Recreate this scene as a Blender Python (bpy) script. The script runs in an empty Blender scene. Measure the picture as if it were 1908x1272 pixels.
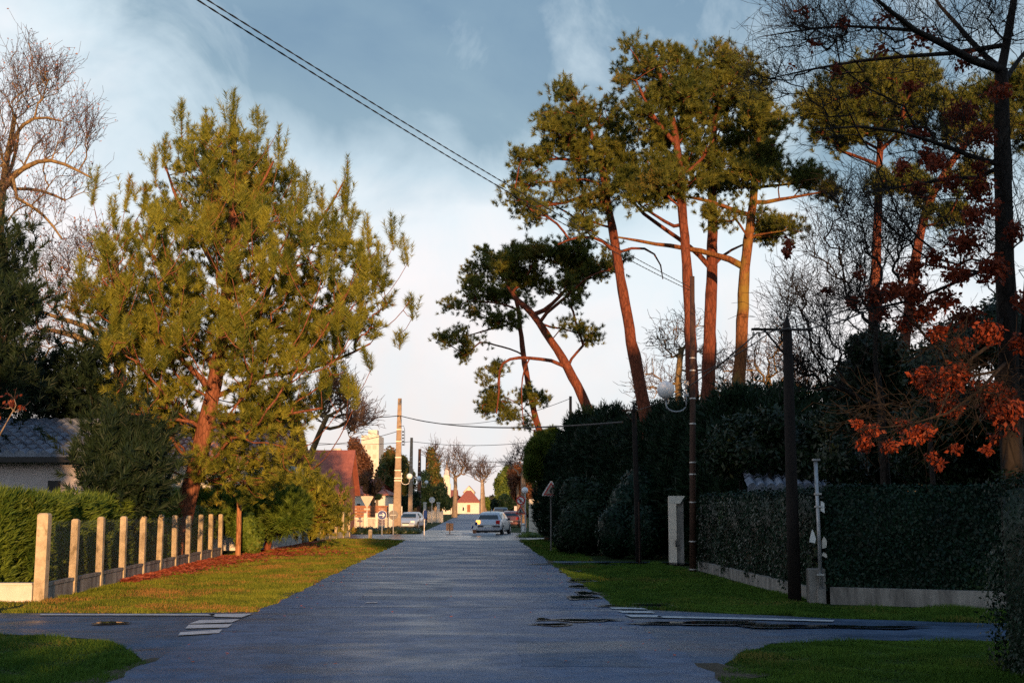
import bpy, math, random
import numpy as np
from mathutils import Vector

random.seed(7)
RNG = np.random.default_rng(7)
F = 2385.0; CX = 954.0; CY = 636.0; H = 1.7
PITCH = math.atan((947 - CY) / F)
SUN_EL = math.radians(6.5)
SUN_T = Vector((-0.18, 1.0, 0)).normalized()      # the way the light travels over the ground

# ------------------------------------------------------------------ camera, light, sky
scene = bpy.context.scene
cam_d = bpy.data.cameras.new('camera'); cam = bpy.data.objects.new('camera', cam_d)
scene.collection.objects.link(cam)
cam_d.sensor_width = 36.0; cam_d.lens = 36.0 * F / 1908.0
cam_d.clip_start = 0.05; cam_d.clip_end = 5000
cam.location = (0, 0, H); cam.rotation_euler = (math.radians(90) + PITCH, 0, 0)
scene.camera = cam

sun_d = bpy.data.lights.new('sun', 'SUN'); sun = bpy.data.objects.new('sun', sun_d)
scene.collection.objects.link(sun)
sun_d.energy = 5.0; sun_d.angle = math.radians(0.6); sun_d.color = (1.0, 0.56, 0.25)
sd = Vector((SUN_T.x * math.cos(SUN_EL), SUN_T.y * math.cos(SUN_EL), -math.sin(SUN_EL)))
sun.rotation_euler = sd.to_track_quat('-Z', 'Y').to_euler()

world = bpy.data.worlds.new('World'); scene.world = world; world.use_nodes = True
wn = world.node_tree; wn.nodes.clear()
def N(nt, t, **kw):
    n = nt.nodes.new(t)
    for k, v in kw.items():
        if k in n.inputs.keys() if hasattr(n.inputs, 'keys') else False: n.inputs[k].default_value = v
        else: setattr(n, k, v)
    return n
def ramp(nt, stops, fac=None, interp='LINEAR'):
    r = nt.nodes.new('ShaderNodeValToRGB'); r.color_ramp.interpolation = interp
    e = r.color_ramp.elements
    e[0].position = stops[0][0]; e[0].color = (*stops[0][1], 1)
    e[1].position = stops[-1][0]; e[1].color = (*stops[-1][1], 1)
    for p, c in stops[1:-1]:
        x = e.new(p); x.color = (*c, 1)
    if fac is not None: nt.links.new(fac, r.inputs[0])
    return r
def g(v): return (v, v, v)
sky = wn.nodes.new('ShaderNodeTexSky'); sky.sky_type = 'NISHITA'; sky.sun_disc = False
sky.sun_elevation = SUN_EL; sky.sun_rotation = math.radians(180) + math.atan2(SUN_T.x, SUN_T.y)
sky.air_density = 1.2; sky.dust_density = 1.5
tc = wn.nodes.new('ShaderNodeTexCoord'); sep = wn.nodes.new('ShaderNodeSeparateXYZ')
wn.links.new(tc.outputs['Generated'], sep.inputs[0])
# thin overcast: cloud brightness by height over the horizon, broken by drifting noise
mp = wn.nodes.new('ShaderNodeMapping'); mp.inputs['Scale'].default_value = (1.0, 1.0, 1.35)
mp.inputs['Location'].default_value = (0.37, 0.0, 0.11); mp.inputs['Rotation'].default_value = (0, math.radians(-22), 0)
wn.links.new(tc.outputs['Generated'], mp.inputs[0])
nz = wn.nodes.new('ShaderNodeTexNoise'); nz.inputs['Scale'].default_value = 4.6; nz.inputs['Detail'].default_value = 7
nz.inputs['Roughness'].default_value = 0.52; nz.inputs['Distortion'].default_value = 0.35
wn.links.new(mp.outputs[0], nz.inputs[0])
def wmath(op, a, b=None, c=None):
    m = wn.nodes.new('ShaderNodeMath'); m.operation = op
    for i, v in enumerate((a, b, c)):
        if v is None: continue
        if isinstance(v, (int, float)): m.inputs[i].default_value = v
        else: wn.links.new(v, m.inputs[i])
    return m.outputs[0]
k = wmath('MULTIPLY_ADD', nz.outputs[0], 0.46, -0.23)
xs = wmath('MULTIPLY', sep.outputs[0], 0.16)
hh = wmath('ADD', wmath('ADD', sep.outputs[2], k), xs)
cr = ramp(wn, [(0.0, (0.74, 0.66, 0.64)), (0.10, (0.76, 0.70, 0.70)), (0.165, (0.80, 0.76, 0.77)), (0.225, (0.70, 0.74, 0.78)),
               (0.28, (0.46, 0.57, 0.65)), (0.34, (0.23, 0.34, 0.43)), (0.46, (0.16, 0.26, 0.37)), (1.0, (0.055, 0.15, 0.32))], hh)
# faint pale veils higher up
nz2 = wn.nodes.new('ShaderNodeTexNoise'); nz2.inputs['Scale'].default_value = 7.0; nz2.inputs['Detail'].default_value = 8; nz2.inputs['Roughness'].default_value = 0.6
nz2.inputs['Distortion'].default_value = 0.6
mp2 = wn.nodes.new('ShaderNodeMapping'); mp2.inputs['Scale'].default_value = (1.0, 1.0, 0.6); mp2.inputs['Location'].default_value = (1.3, 0.2, 2.0)
mp2.inputs['Rotation'].default_value = (0, math.radians(35), 0)
wn.links.new(tc.outputs['Generated'], mp2.inputs[0]); wn.links.new(mp2.outputs[0], nz2.inputs[0])
vr = ramp(wn, [(0.46, g(0)), (0.68, g(0.75))], nz2.outputs[0])
mx = wn.nodes.new('ShaderNodeMix'); mx.data_type = 'RGBA'
wn.links.new(vr.outputs[0], mx.inputs[0]); wn.links.new(cr.outputs[0], mx.inputs[6]); mx.inputs[7].default_value = (0.62, 0.72, 0.78, 1)
sc_ = wn.nodes.new('ShaderNodeMix'); sc_.data_type = 'RGBA'; sc_.blend_type = 'MULTIPLY'; sc_.inputs[0].default_value = 1
wn.links.new(mx.outputs[2], sc_.inputs[6]); sc_.inputs[7].default_value = (9.2, 9.2, 9.2, 1)
fm = wn.nodes.new('ShaderNodeMix'); fm.data_type = 'RGBA'; fm.inputs[0].default_value = 0.93
wn.links.new(sky.outputs[0], fm.inputs[6]); wn.links.new(sc_.outputs[2], fm.inputs[7])
bg = wn.nodes.new('ShaderNodeBackground'); bg.inputs[1].default_value = 0.10
wn.links.new(fm.outputs[2], bg.inputs[0])
wo = wn.nodes.new('ShaderNodeOutputWorld'); wn.links.new(bg.outputs[0], wo.inputs[0])

scene.view_settings.view_transform = 'Standard'; scene.view_settings.look = 'None'
scene.view_settings.exposure = 0.5; scene.view_settings.gamma = 1.0
scene.render.engine = 'CYCLES'
scene.cycles.use_denoising = False; scene.cycles.sample_clamp_indirect = 3.0
scene.cycles.max_bounces = 5; scene.cycles.diffuse_bounces = 2; scene.cycles.glossy_bounces = 2
scene.cycles.transmission_bounces = 3; scene.cycles.transparent_max_bounces = 4

# ------------------------------------------------------------------ measuring helpers
_c, _s = math.cos(PITCH), math.sin(PITCH)
def ray(px, py):
    u, v = px - CX, CY - py
    return Vector((u, F * _c - v * _s, F * _s + v * _c))
def gp(px, py, z=0.0):
    d = ray(px, py); t = (z - H) / d.z
    return Vector((d.x * t, d.y * t, z))
def at(px, py, Y):
    d = ray(px, py); t = Y / d.y
    return Vector((d.x * t, Y, H + d.z * t))
def mpp(Y): return Y / F                       # metres per photo pixel

# ------------------------------------------------------------------ mesh helpers
COL = scene.collection
def mesh_np(name, V, Fc, smooth=False):
    """V (n,3); Fc an (m,k) array or a list of such arrays"""
    me = bpy.data.meshes.new(name)
    V = np.asarray(V, dtype=np.float32)
    arrs = Fc if isinstance(Fc, list) else [Fc]
    arrs = [np.asarray(a, dtype=np.int32) for a in arrs if len(a)]
    nl = sum(a.size for a in arrs); nf = sum(len(a) for a in arrs)
    me.vertices.add(len(V)); me.vertices.foreach_set('co', V.ravel())
    me.loops.add(nl); me.loops.foreach_set('vertex_index', np.concatenate([a.ravel() for a in arrs]))
    me.polygons.add(nf)
    tot = np.concatenate([np.full(len(a), a.shape[1], np.int32) for a in arrs])
    st = np.concatenate([[0], np.cumsum(tot)[:-1]]).astype(np.int32)
    me.polygons.foreach_set('loop_start', st); me.polygons.foreach_set('loop_total', tot)
    me.update(calc_edges=True)
    if smooth: me.polygons.foreach_set('use_smooth', np.ones(nf, dtype=bool))
    return me
class MB:
    def __init__(s): s.v = []; s.f = []
    def add(s, vs, fs):
        b = len(s.v); s.v += [tuple(x) for x in vs]; s.f += [tuple(i + b for i in f) for f in fs]; return s
    def box(s, x0, x1, y0, y1, z0, z1):
        return s.add([(x0,y0,z0),(x1,y0,z0),(x1,y1,z0),(x0,y1,z0),(x0,y0,z1),(x1,y0,z1),(x1,y1,z1),(x0,y1,z1)],
                     [(3,2,1,0),(4,5,6,7),(0,1,5,4),(1,2,6,5),(2,3,7,6),(3,0,4,7)])
    def bbox(s, x0, x1, y0, y1, z0, z1, b=0.01):
        """box with chamfered top edges"""
        return s.add([(x0,y0,z0),(x1,y0,z0),(x1,y1,z0),(x0,y1,z0),(x0,y0,z1-b),(x1,y0,z1-b),(x1,y1,z1-b),(x0,y1,z1-b),
                      (x0+b,y0+b,z1),(x1-b,y0+b,z1),(x1-b,y1-b,z1),(x0+b,y1-b,z1)],
                     [(3,2,1,0),(0,1,5,4),(1,2,6,5),(2,3,7,6),(3,0,4,7),(4,5,9,8),(5,6,10,9),(6,7,11,10),(7,4,8,11),(8,9,10,11)])
    def obox(s, a, b, w, z0, z1, off=0.0):
        """upright slab from ground point a to b, thickness w"""
        a = Vector(a); b = Vector(b); d = Vector((b.x-a.x, b.y-a.y, 0)).normalized(); n = Vector((-d.y, d.x, 0))
        p = [a+n*(off-w/2), b+n*(off-w/2), b+n*(off+w/2), a+n*(off+w/2)]
        return s.add([(q.x,q.y,z0) for q in p] + [(q.x,q.y,z1) for q in p],
                     [(3,2,1,0),(4,5,6,7),(0,1,5,4),(1,2,6,5),(2,3,7,6),(3,0,4,7)])
    def tube(s, pts, rad, n=8, cap=True):
        pts = [Vector(p) for p in pts]
        if not isinstance(rad, (list, tuple)): rad = [rad]*len(pts)
        rings = []
        up = Vector((0,0,1))
        for i, p in enumerate(pts):
            d = (pts[min(i+1,len(pts)-1)] - pts[max(i-1,0)]).normalized()
            r = up if abs(d.dot(up)) < 0.95 else Vector((1,0,0))
            a = d.cross(r).normalized(); b = d.cross(a).normalized()
            rings.append([p + a*(rad[i]*math.cos(2*math.pi*k/n)) + b*(rad[i]*math.sin(2*math.pi*k/n)) for k in range(n)])
        vs = [q for r in rings for q in r]; fs = []
        for i in range(len(pts)-1):
            for k in range(n):
                fs.append((i*n+k, i*n+(k+1)%n, (i+1)*n+(k+1)%n, (i+1)*n+k))
        if cap: fs.append(tuple(range(n-1,-1,-1))); fs.append(tuple(range((len(pts)-1)*n, len(pts)*n)))
        return s.add(vs, fs)
    def sphere(s, c, r, n=16, m=10, sz=1.0):
        vs = []; fs = []; c = Vector(c)
        for j in range(1, m):
            t = math.pi*j/m
            for i in range(n):
                p = 2*math.pi*i/n
                vs.append(c + Vector((r*math.sin(t)*math.cos(p), r*math.sin(t)*math.sin(p), r*sz*math.cos(t))))
        top = len(vs); vs.append(c+Vector((0,0,r*sz))); vs.append(c-Vector((0,0,r*sz)))
        for j in range(m-2):
            for i in range(n): fs.append((j*n+i, (j+1)*n+i, (j+1)*n+(i+1)%n, j*n+(i+1)%n))
        for i in range(n):
            fs.append((top, i, (i+1)%n)); fs.append((top+1, (m-2)*n+(i+1)%n, (m-2)*n+i))
        return s.add(vs, fs)
    def prism(s, poly, y0, y1):
        """polygon in the xz plane pushed from y0 to y1"""
        n = len(poly)
        vs = [(x,y0,z) for x,z in poly] + [(x,y1,z) for x,z in poly]
        fs = [tuple(range(n)), tuple(range(2*n-1, n-1, -1))] + [(i, i+n, (i+1)%n+n, (i+1)%n) for i in range(n)]
        return s.add(vs, fs)
    def mesh(s, name, smooth=False):
        me = bpy.data.meshes.new(name); me.from_pydata(s.v, [], s.f); me.update()
        if smooth: me.polygons.foreach_set('use_smooth', np.ones(len(me.polygons), dtype=bool))
        return me

def tag(o, label=None, cat=None, group=None, kind=None):
    if label: o['label'] = label
    if cat: o['category'] = cat
    if group: o['group'] = group
    if kind: o['kind'] = kind
    return o
def thing(name, label, cat, loc=(0,0,0), group=None, rz=0):
    o = bpy.data.objects.new(name, None); COL.objects.link(o); o.empty_display_size = 0.2
    o.location = loc; o.rotation_euler = (0,0,rz)
    return tag(o, label, cat, group)
def part(name, mesh, mat, parent=None, smooth=False, world=True, loc=None):
    """mesh: MB or Mesh. world=True: vertices are world coordinates, moved to the frame of the thing"""
    if isinstance(mesh, MB): mesh = mesh.mesh(name, smooth)
    mesh.materials.append(mat)
    o = bpy.data.objects.new(name, mesh); COL.objects.link(o)
    if parent is not None:
        o.parent = parent
        if world:
            p = parent; off = Vector((0,0,0))
            while p is not None: off += p.location; p = p.parent
            n = len(mesh.vertices); a = np.empty(n*3, np.float32); mesh.vertices.foreach_get('co', a)
            a = a.reshape(-1,3) - np.array(off, np.float32); mesh.vertices.foreach_set('co', a.ravel()); mesh.update()
    if loc is not None: o.location = loc
    return o
def solo(name, mesh, mat, label, cat, group=None, kind=None, smooth=False):
    """a thing that is one mesh; its origin goes to the middle of its foot"""
    if isinstance(mesh, MB): mesh = mesh.mesh(name, smooth)
    n = len(mesh.vertices); a = np.empty(n*3, np.float32); mesh.vertices.foreach_get('co', a); a = a.reshape(-1,3)
    c = np.array([(a[:,0].min()+a[:,0].max())/2, (a[:,1].min()+a[:,1].max())/2, a[:,2].min()], np.float32)
    mesh.vertices.foreach_set('co', (a-c).ravel()); mesh.update()
    mesh.materials.append(mat)
    o = bpy.data.objects.new(name, mesh); COL.objects.link(o); o.location = [float(x) for x in c]
    return tag(o, label, cat, group, kind)
def struct(name, mesh, mat):
    if isinstance(mesh, MB): mesh = mesh.mesh(name)
    mesh.materials.append(mat)
    o = bpy.data.objects.new(name, mesh); COL.objects.link(o); o['kind'] = 'structure'; return o
def copy_tree(o, parent=None):
    c = o.copy(); COL.objects.link(c)
    if parent is not None: c.parent = parent
    for ch in list(o.children): copy_tree(ch, c)
    return c

# ------------------------------------------------------------------ materials
def mat_base(name):
    m = bpy.data.materials.new(name); m.use_nodes = True
    nt = m.node_tree; b = nt.nodes['Principled BSDF']; return m, nt, b
def coords(nt, kind='Object', scale=(1,1,1)):
    t = nt.nodes.new('ShaderNodeTexCoord'); p = nt.nodes.new('ShaderNodeMapping'); p.inputs['Scale'].default_value = scale
    nt.links.new(t.outputs[kind], p.inputs[0]); return p.outputs[0]
def noise(nt, vec, scale, detail=4, rough=0.55, dist=0.0):
    n = nt.nodes.new('ShaderNodeTexNoise'); n.inputs['Scale'].default_value = scale; n.inputs['Detail'].default_value = detail
    n.inputs['Roughness'].default_value = rough; n.inputs['Distortion'].default_value = dist
    nt.links.new(vec, n.inputs['Vector']); return n.outputs[0]
def mixc(nt, fac, a, b, mode='MIX'):
    m = nt.nodes.new('ShaderNodeMix'); m.data_type = 'RGBA'; m.blend_type = mode
    for i, v in ((0, fac), (6, a), (7, b)):
        if isinstance(v, (int, float)): m.inputs[i].default_value = v
        elif isinstance(v, tuple): m.inputs[i].default_value = (*v, 1)
        else: nt.links.new(v, m.inputs[i])
    return m.outputs[2]
def bump(nt, b, h, strength=0.4, dist=0.02):
    n = nt.nodes.new('ShaderNodeBump'); n.inputs['Strength'].default_value = strength; n.inputs['Distance'].default_value = dist
    nt.links.new(h, n.inputs['Height']); nt.links.new(n.outputs[0], b.inputs['Normal'])
def plain(name, col, rough=0.6, metal=0.0, var=0.15, scale=6.0, spec=0.4, emit=None):
    m, nt, b = mat_base(name)
    v = coords(nt); n = noise(nt, v, scale, 5, 0.65)
    r = ramp(nt, [(0.3, tuple(c*(1-var) for c in col)), (0.7, tuple(min(1, c*(1+var)) for c in col))], n)
    nt.links.new(r.outputs[0], b.inputs['Base Color'])
    b.inputs['Roughness'].default_value = rough; b.inputs['Metallic'].default_value = metal; b.inputs['Specular IOR Level'].default_value = spec
    if emit: b.inputs['Emission Color'].default_value = (*emit[0], 1); b.inputs['Emission Strength'].default_value = emit[1]
    return m
def leafy(name, c1, c2, c3=None, trans=0.3, rough=0.55, spec=0.25, patch=0.35, c3amt=0.62):
    """leaves or needles: hue varies leaf by leaf and in clumps"""
    m, nt, b = mat_base(name)
    geo = nt.nodes.new('ShaderNodeNewGeometry'); v = coords(nt)
    n = noise(nt, v, patch*3, 3)
    add = nt.nodes.new('ShaderNodeMath'); add.operation = 'MULTIPLY_ADD'; add.inputs[1].default_value = 0.5
    nt.links.new(geo.outputs['Random Per Island'], add.inputs[0])
    sub = nt.nodes.new('ShaderNodeMath'); sub.operation = 'MULTIPLY_ADD'; sub.inputs[1].default_value = 1.4; sub.inputs[2].default_value = -0.45
    nt.links.new(n, sub.inputs[0]); nt.links.new(sub.outputs[0], add.inputs[2])
    r = ramp(nt, [(0.15, c1), (0.85, c2)], add.outputs[0])
    colr = r.outputs[0]
    if c3:
        n3 = noise(nt, v, patch*1.7, 2)
        a2 = nt.nodes.new('ShaderNodeMath'); a2.operation = 'MULTIPLY_ADD'; a2.inputs[1].default_value = 0.25
        nt.links.new(geo.outputs['Random Per Island'], a2.inputs[0]); nt.links.new(n3, a2.inputs[2])
        r3 = ramp(nt, [(c3amt, g(0)), (c3amt+0.12, g(1))], a2.outputs[0])
        colr = mixc(nt, r3.outputs[0], colr, c3)
    nt.links.new(colr, b.inputs['Base Color']); b.inputs['Roughness'].default_value = rough; b.inputs['Specular IOR Level'].default_value = spec
    tr = nt.nodes.new('ShaderNodeBsdfTranslucent'); nt.links.new(colr, tr.inputs[0])
    ms = nt.nodes.new('ShaderNodeMixShader'); ms.inputs[0].default_value = trans
    out = nt.nodes['Material Output']
    nt.links.new(b.outputs[0], ms.inputs[1]); nt.links.new(tr.outputs[0], ms.inputs[2]); nt.links.new(ms.outputs[0], out.inputs[0])
    return m
def bark(name, c1, c2, scale=5.0, stretch=0.35, spec=0.2, c3=None):
    m, nt, b = mat_base(name)
    v = coords(nt, scale=(1,1,stretch))
    vo = nt.nodes.new('ShaderNodeTexVoronoi'); vo.feature = 'DISTANCE_TO_EDGE'; vo.inputs['Scale'].default_value = scale*1.6
    nt.links.new(v, vo.inputs['Vector'])
    n = noise(nt, v, scale, 6, 0.7)
    r = ramp(nt, [(0.3, c1), (0.7, c2)], n)
    cr_ = ramp(nt, [(0.0, g(0.35)), (0.12, g(1))], vo.outputs[0])
    col = mixc(nt, 0.8, r.outputs[0], cr_.outputs[0], 'MULTIPLY')
    if c3:
        n3 = noise(nt, coords(nt), 0.9, 4)
        r3 = ramp(nt, [(0.5, g(0)), (0.62, g(1))], n3); col = mixc(nt, r3.outputs[0], col, c3)
    nt.links.new(col, b.inputs['Base Color']); b.inputs['Roughness'].default_value = 0.85; b.inputs['Specular IOR Level'].default_value = spec
    bump(nt, b, vo.outputs[0], 0.9, 0.04)
    return m
M = {}
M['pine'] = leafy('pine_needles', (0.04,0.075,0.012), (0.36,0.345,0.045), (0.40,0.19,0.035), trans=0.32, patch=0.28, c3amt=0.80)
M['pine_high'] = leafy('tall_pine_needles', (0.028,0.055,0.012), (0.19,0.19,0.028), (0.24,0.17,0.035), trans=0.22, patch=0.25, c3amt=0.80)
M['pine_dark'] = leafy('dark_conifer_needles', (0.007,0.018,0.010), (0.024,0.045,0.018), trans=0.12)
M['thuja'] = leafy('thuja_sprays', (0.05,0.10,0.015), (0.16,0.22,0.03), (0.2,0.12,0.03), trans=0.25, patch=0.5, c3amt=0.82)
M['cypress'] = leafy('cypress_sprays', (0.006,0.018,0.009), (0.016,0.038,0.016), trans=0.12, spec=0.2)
M['cypress_lit'] = leafy('lit_cypress_sprays', (0.04,0.08,0.01), (0.15,0.19,0.03), trans=0.2)  # lit copy of the cypress green, sunlight put into the colour
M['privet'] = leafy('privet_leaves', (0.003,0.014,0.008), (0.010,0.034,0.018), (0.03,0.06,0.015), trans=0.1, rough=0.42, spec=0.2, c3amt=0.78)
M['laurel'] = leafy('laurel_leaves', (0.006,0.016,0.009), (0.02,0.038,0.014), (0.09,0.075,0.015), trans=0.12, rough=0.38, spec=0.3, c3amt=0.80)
M['redleaf'] = leafy('dead_oak_leaves', (0.07,0.014,0.008), (0.32,0.06,0.022), trans=0.3, spec=0.2)
M['pinkbud'] = leafy('pinkish_buds', (0.25,0.10,0.07), (0.5,0.25,0.16), trans=0.3)
M['brownleaf'] = leafy('brown_leaves', (0.09,0.04,0.025), (0.22,0.10,0.05), trans=0.3)
M['greenfar'] = leafy('far_green_leaves', (0.03,0.05,0.015), (0.13,0.14,0.03), (0.2,0.1,0.03), trans=0.25, c3amt=0.66)
M['wood_far'] = leafy('far_wood_leaves', (0.03,0.035,0.02), (0.09,0.07,0.03), trans=0.2, patch=0.05)
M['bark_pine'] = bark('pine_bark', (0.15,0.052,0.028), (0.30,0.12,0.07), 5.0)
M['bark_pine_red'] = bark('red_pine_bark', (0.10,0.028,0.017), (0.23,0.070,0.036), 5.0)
M['bark_lichen'] = bark('lichen_pine_bark', (0.13,0.05,0.02), (0.28,0.11,0.04), 5.0, c3=(0.22,0.14,0.03))
M['bark_dark'] = bark('dark_bark', (0.012,0.009,0.008), (0.032,0.026,0.022), 6.0)
M['bark_plane'] = bark('plane_bark', (0.12,0.08,0.04), (0.32,0.22,0.10), 2.0, 0.7)
M['twig'] = plain('twig_bark', (0.075,0.05,0.045), 0.8)
M['bark_grey'] = bark('grey_bark', (0.16,0.12,0.09), (0.34,0.26,0.19), 4.0)

def concrete(name, c1, c2, scale=3.0, rough=0.85, streak=False, moss=None):
    m, nt, b = mat_base(name)
    n = noise(nt, coords(nt, scale=(1,1,0.25) if streak else (1,1,1)), scale, 7, 0.7)
    r = ramp(nt, [(0.32, c1), (0.68, c2)], n)
    n2 = noise(nt, coords(nt), 70, 2)
    col = mixc(nt, 0.35, r.outputs[0], ramp(nt, [(0.35, g(0.55)), (0.65, g(1.0))], n2).outputs[0], 'MULTIPLY')
    if moss:
        mf = noise(nt, coords(nt, scale=(1,1,.5)), 5.5, 5, 0.7); col = mixc(nt, ramp(nt, [(0.52, g(0)), (0.66, g(0.85))], mf).outputs[0], col, moss)
    nt.links.new(col, b.inputs['Base Color']); b.inputs['Roughness'].default_value = rough; b.inputs['Specular IOR Level'].default_value = 0.25
    bump(nt, b, n2, 0.3, 0.01); return m
M['post'] = concrete('fence_concrete', (0.34,0.27,0.18), (0.66,0.55,0.38), 4, moss=(0.16,0.12,0.06))
M['plinth'] = concrete('stained_plinth_concrete', (0.13,0.10,0.09), (0.48,0.42,0.36), 3.2, streak=True)
M['render_white'] = concrete('white_render', (0.60,0.55,0.48), (0.80,0.75,0.66), 1.5)
M['render_pink'] = concrete('pinkish_render', (0.50,0.45,0.46), (0.68,0.62,0.63), 1.5)
M['render_dirty'] = concrete('stained_white_render', (0.10,0.09,0.085), (0.42,0.39,0.36), 3.0, streak=True)
M['pole_concrete'] = concrete('pole_concrete', (0.26,0.19,0.13), (0.44,0.34,0.25), 3)
M['pole_wood'] = concrete('tarred_wood', (0.008,0.006,0.006), (0.02,0.014,0.012), 5, rough=0.8, streak=True)
M['pole_brown'] = concrete('brown_weathered_wood', (0.045,0.024,0.018), (0.105,0.055,0.038), 5, rough=0.8, streak=True)
M['metal_grey'] = plain('galvanised_metal', (0.34,0.35,0.37), 0.45, 0.6, 0.35, 12)
M['metal_white'] = plain('white_painted_metal', (0.68,0.68,0.66), 0.4)
M['globe'] = plain('opal_globe', (0.78,0.80,0.83), 0.25, var=0.06, spec=0.5)
M['cable'] = plain('black_cable', (0.02,0.02,0.022), 0.6)
M['cable_far'] = plain('grey_cable', (0.03,0.028,0.028), 0.7)
M['band'] = plain('steel_band', (0.55,0.55,0.55), 0.4, 0.5)
M['sign_blue'] = plain('sign_blue', (0.01,0.035,0.19), 0.4, var=0.05)
M['sign_white'] = plain('sign_white', (0.78,0.77,0.75), 0.4, var=0.04)
M['sign_red'] = plain('sign_red', (0.50,0.03,0.03), 0.4, var=0.08)
M['sign_black'] = plain('sign_black', (0.012,0.012,0.014), 0.5)
M['sign_back'] = plain('sign_back', (0.40,0.35,0.30), 0.5, 0.2, 0.15)
M['sign_grey'] = plain('grey_sign_back', (0.16,0.15,0.15), 0.55, 0.2, 0.15)
M['brown_panel'] = plain('brown_sign_back', (0.30,0.19,0.13), 0.6)
M['red_wood'] = plain('red_brown_boards', (0.28,0.11,0.05), 0.7, var=0.25)
M['fence_white'] = plain('white_fence_paint', (0.66,0.60,0.50), 0.6)
M['brick'] = concrete('brick_skin', (0.30,0.10,0.06), (0.48,0.19,0.11), 9)
M['tree_stake'] = bark('stake_wood', (0.30,0.13,0.06), (0.46,0.22,0.11), 7, 0.2)

def tiles(name, c1, c2, rows=0.33, cols=0.24):
    m, nt, b = mat_base(name)
    v = coords(nt)
    n = noise(nt, v, 2.6, 6, 0.7); r = ramp(nt, [(0.3, c1), (0.7, c2)], n)
    nt.links.new(r.outputs[0], b.inputs['Base Color']); b.inputs['Roughness'].default_value = 0.6; b.inputs['Specular IOR Level'].default_value = 0.35
    n2 = noise(nt, v, 40, 2); bump(nt, b, n2, 0.3, 0.01)
    return m
M['tile_grey'] = tiles('weathered_grey_tiles', (0.09,0.115,0.17), (0.34,0.39,0.50))
M['tile_red'] = tiles('red_clay_tiles', (0.20,0.06,0.045), (0.38,0.13,0.09))
M['tile_pink'] = tiles('pink_clay_tiles', (0.28,0.15,0.13), (0.50,0.30,0.26))

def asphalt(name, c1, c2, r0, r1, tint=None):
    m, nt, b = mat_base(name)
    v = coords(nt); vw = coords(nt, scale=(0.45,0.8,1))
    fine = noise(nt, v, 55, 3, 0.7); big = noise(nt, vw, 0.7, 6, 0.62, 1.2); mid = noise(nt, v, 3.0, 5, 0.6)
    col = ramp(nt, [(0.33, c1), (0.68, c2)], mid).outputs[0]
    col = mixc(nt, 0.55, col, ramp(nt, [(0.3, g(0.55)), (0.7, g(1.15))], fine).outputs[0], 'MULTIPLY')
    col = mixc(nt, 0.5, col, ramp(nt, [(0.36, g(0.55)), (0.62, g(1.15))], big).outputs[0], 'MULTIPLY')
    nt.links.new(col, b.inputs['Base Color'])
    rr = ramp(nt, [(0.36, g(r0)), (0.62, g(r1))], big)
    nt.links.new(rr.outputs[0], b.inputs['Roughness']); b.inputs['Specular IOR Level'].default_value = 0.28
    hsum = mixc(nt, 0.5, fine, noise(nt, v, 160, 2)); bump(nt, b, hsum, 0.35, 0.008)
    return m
M['asphalt'] = asphalt('damp_asphalt', (0.038,0.068,0.138), (0.082,0.136,0.255), 0.34, 0.58)  # blue cast of the shade is put into the road colours
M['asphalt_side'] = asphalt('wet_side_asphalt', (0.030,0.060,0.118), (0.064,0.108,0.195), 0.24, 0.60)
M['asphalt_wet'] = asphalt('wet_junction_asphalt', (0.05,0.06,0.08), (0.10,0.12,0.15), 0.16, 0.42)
M['marking'] = concrete('worn_road_paint', (0.26,0.29,0.35), (0.62,0.63,0.66), 9, 0.6)
def water():
    m, nt, b = mat_base('puddle_water'); b.inputs['Base Color'].default_value = (0.006,0.008,0.01,1); b.inputs['Roughness'].default_value = 0.03
    b.inputs['Specular IOR Level'].default_value = 0.5; n = noise(nt, coords(nt), 3, 2); bump(nt, b, n, 0.03, 0.01); return m
M['water'] = water()
M['damp'] = asphalt('soaked_asphalt', (0.018,0.028,0.045), (0.035,0.05,0.08), 0.10, 0.3)
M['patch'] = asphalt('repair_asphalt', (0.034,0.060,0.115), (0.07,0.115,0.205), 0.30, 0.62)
M['tar'] = plain('tar_seam', (0.02,0.028,0.045), 0.8, spec=0.1)
def groundmat():
    m, nt, b = mat_base('ground_turf')
    v = coords(nt); n = noise(nt, v, 0.5, 6, 0.65); f = noise(nt, v, 30, 4, 0.7)
    col = ramp(nt, [(0.3, (0.014,0.032,0.007)), (0.55, (0.028,0.05,0.011)), (0.75, (0.065,0.058,0.018))], n).outputs[0]
    col = mixc(nt, 0.7, col, ramp(nt, [(0.3, g(0.4)), (0.7, g(1.3))], f).outputs[0], 'MULTIPLY')
    nt.links.new(col, b.inputs['Base Color']); b.inputs['Roughness'].default_value = 0.95; b.inputs['Specular IOR Level'].default_value = 0.1
    bump(nt, b, f, 1.0, 0.05); return m
M['ground'] = groundmat()
M['grass'] = leafy('grass_blades', (0.035,0.085,0.012), (0.11,0.19,0.026), (0.24,0.19,0.05), trans=0.25, patch=0.22, c3amt=0.74, spec=0.1, rough=0.8)
M['grass_sunlit'] = leafy('sunlit_grass_blades', (0.08,0.13,0.014), (0.28,0.29,0.035), (0.40,0.21,0.06), trans=0.35, patch=0.30, c3amt=0.67, spec=0.1, rough=0.8)  # warm sun on the left verge put into the blade colour, plus brown patches
M['fallen'] = leafy('fallen_leaves', (0.26,0.045,0.03), (0.52,0.15,0.07), trans=0.1, patch=0.5, spec=0.1, rough=0.8)
def glass(name, col, rough=0.08):
    return plain(name, col, rough, 0, 0.1, 3, 0.7)
M['glass'] = glass('dark_window_glass', (0.02,0.03,0.04)); M['glass_blue'] = glass('tinted_car_glass', (0.015,0.03,0.045))
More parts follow.
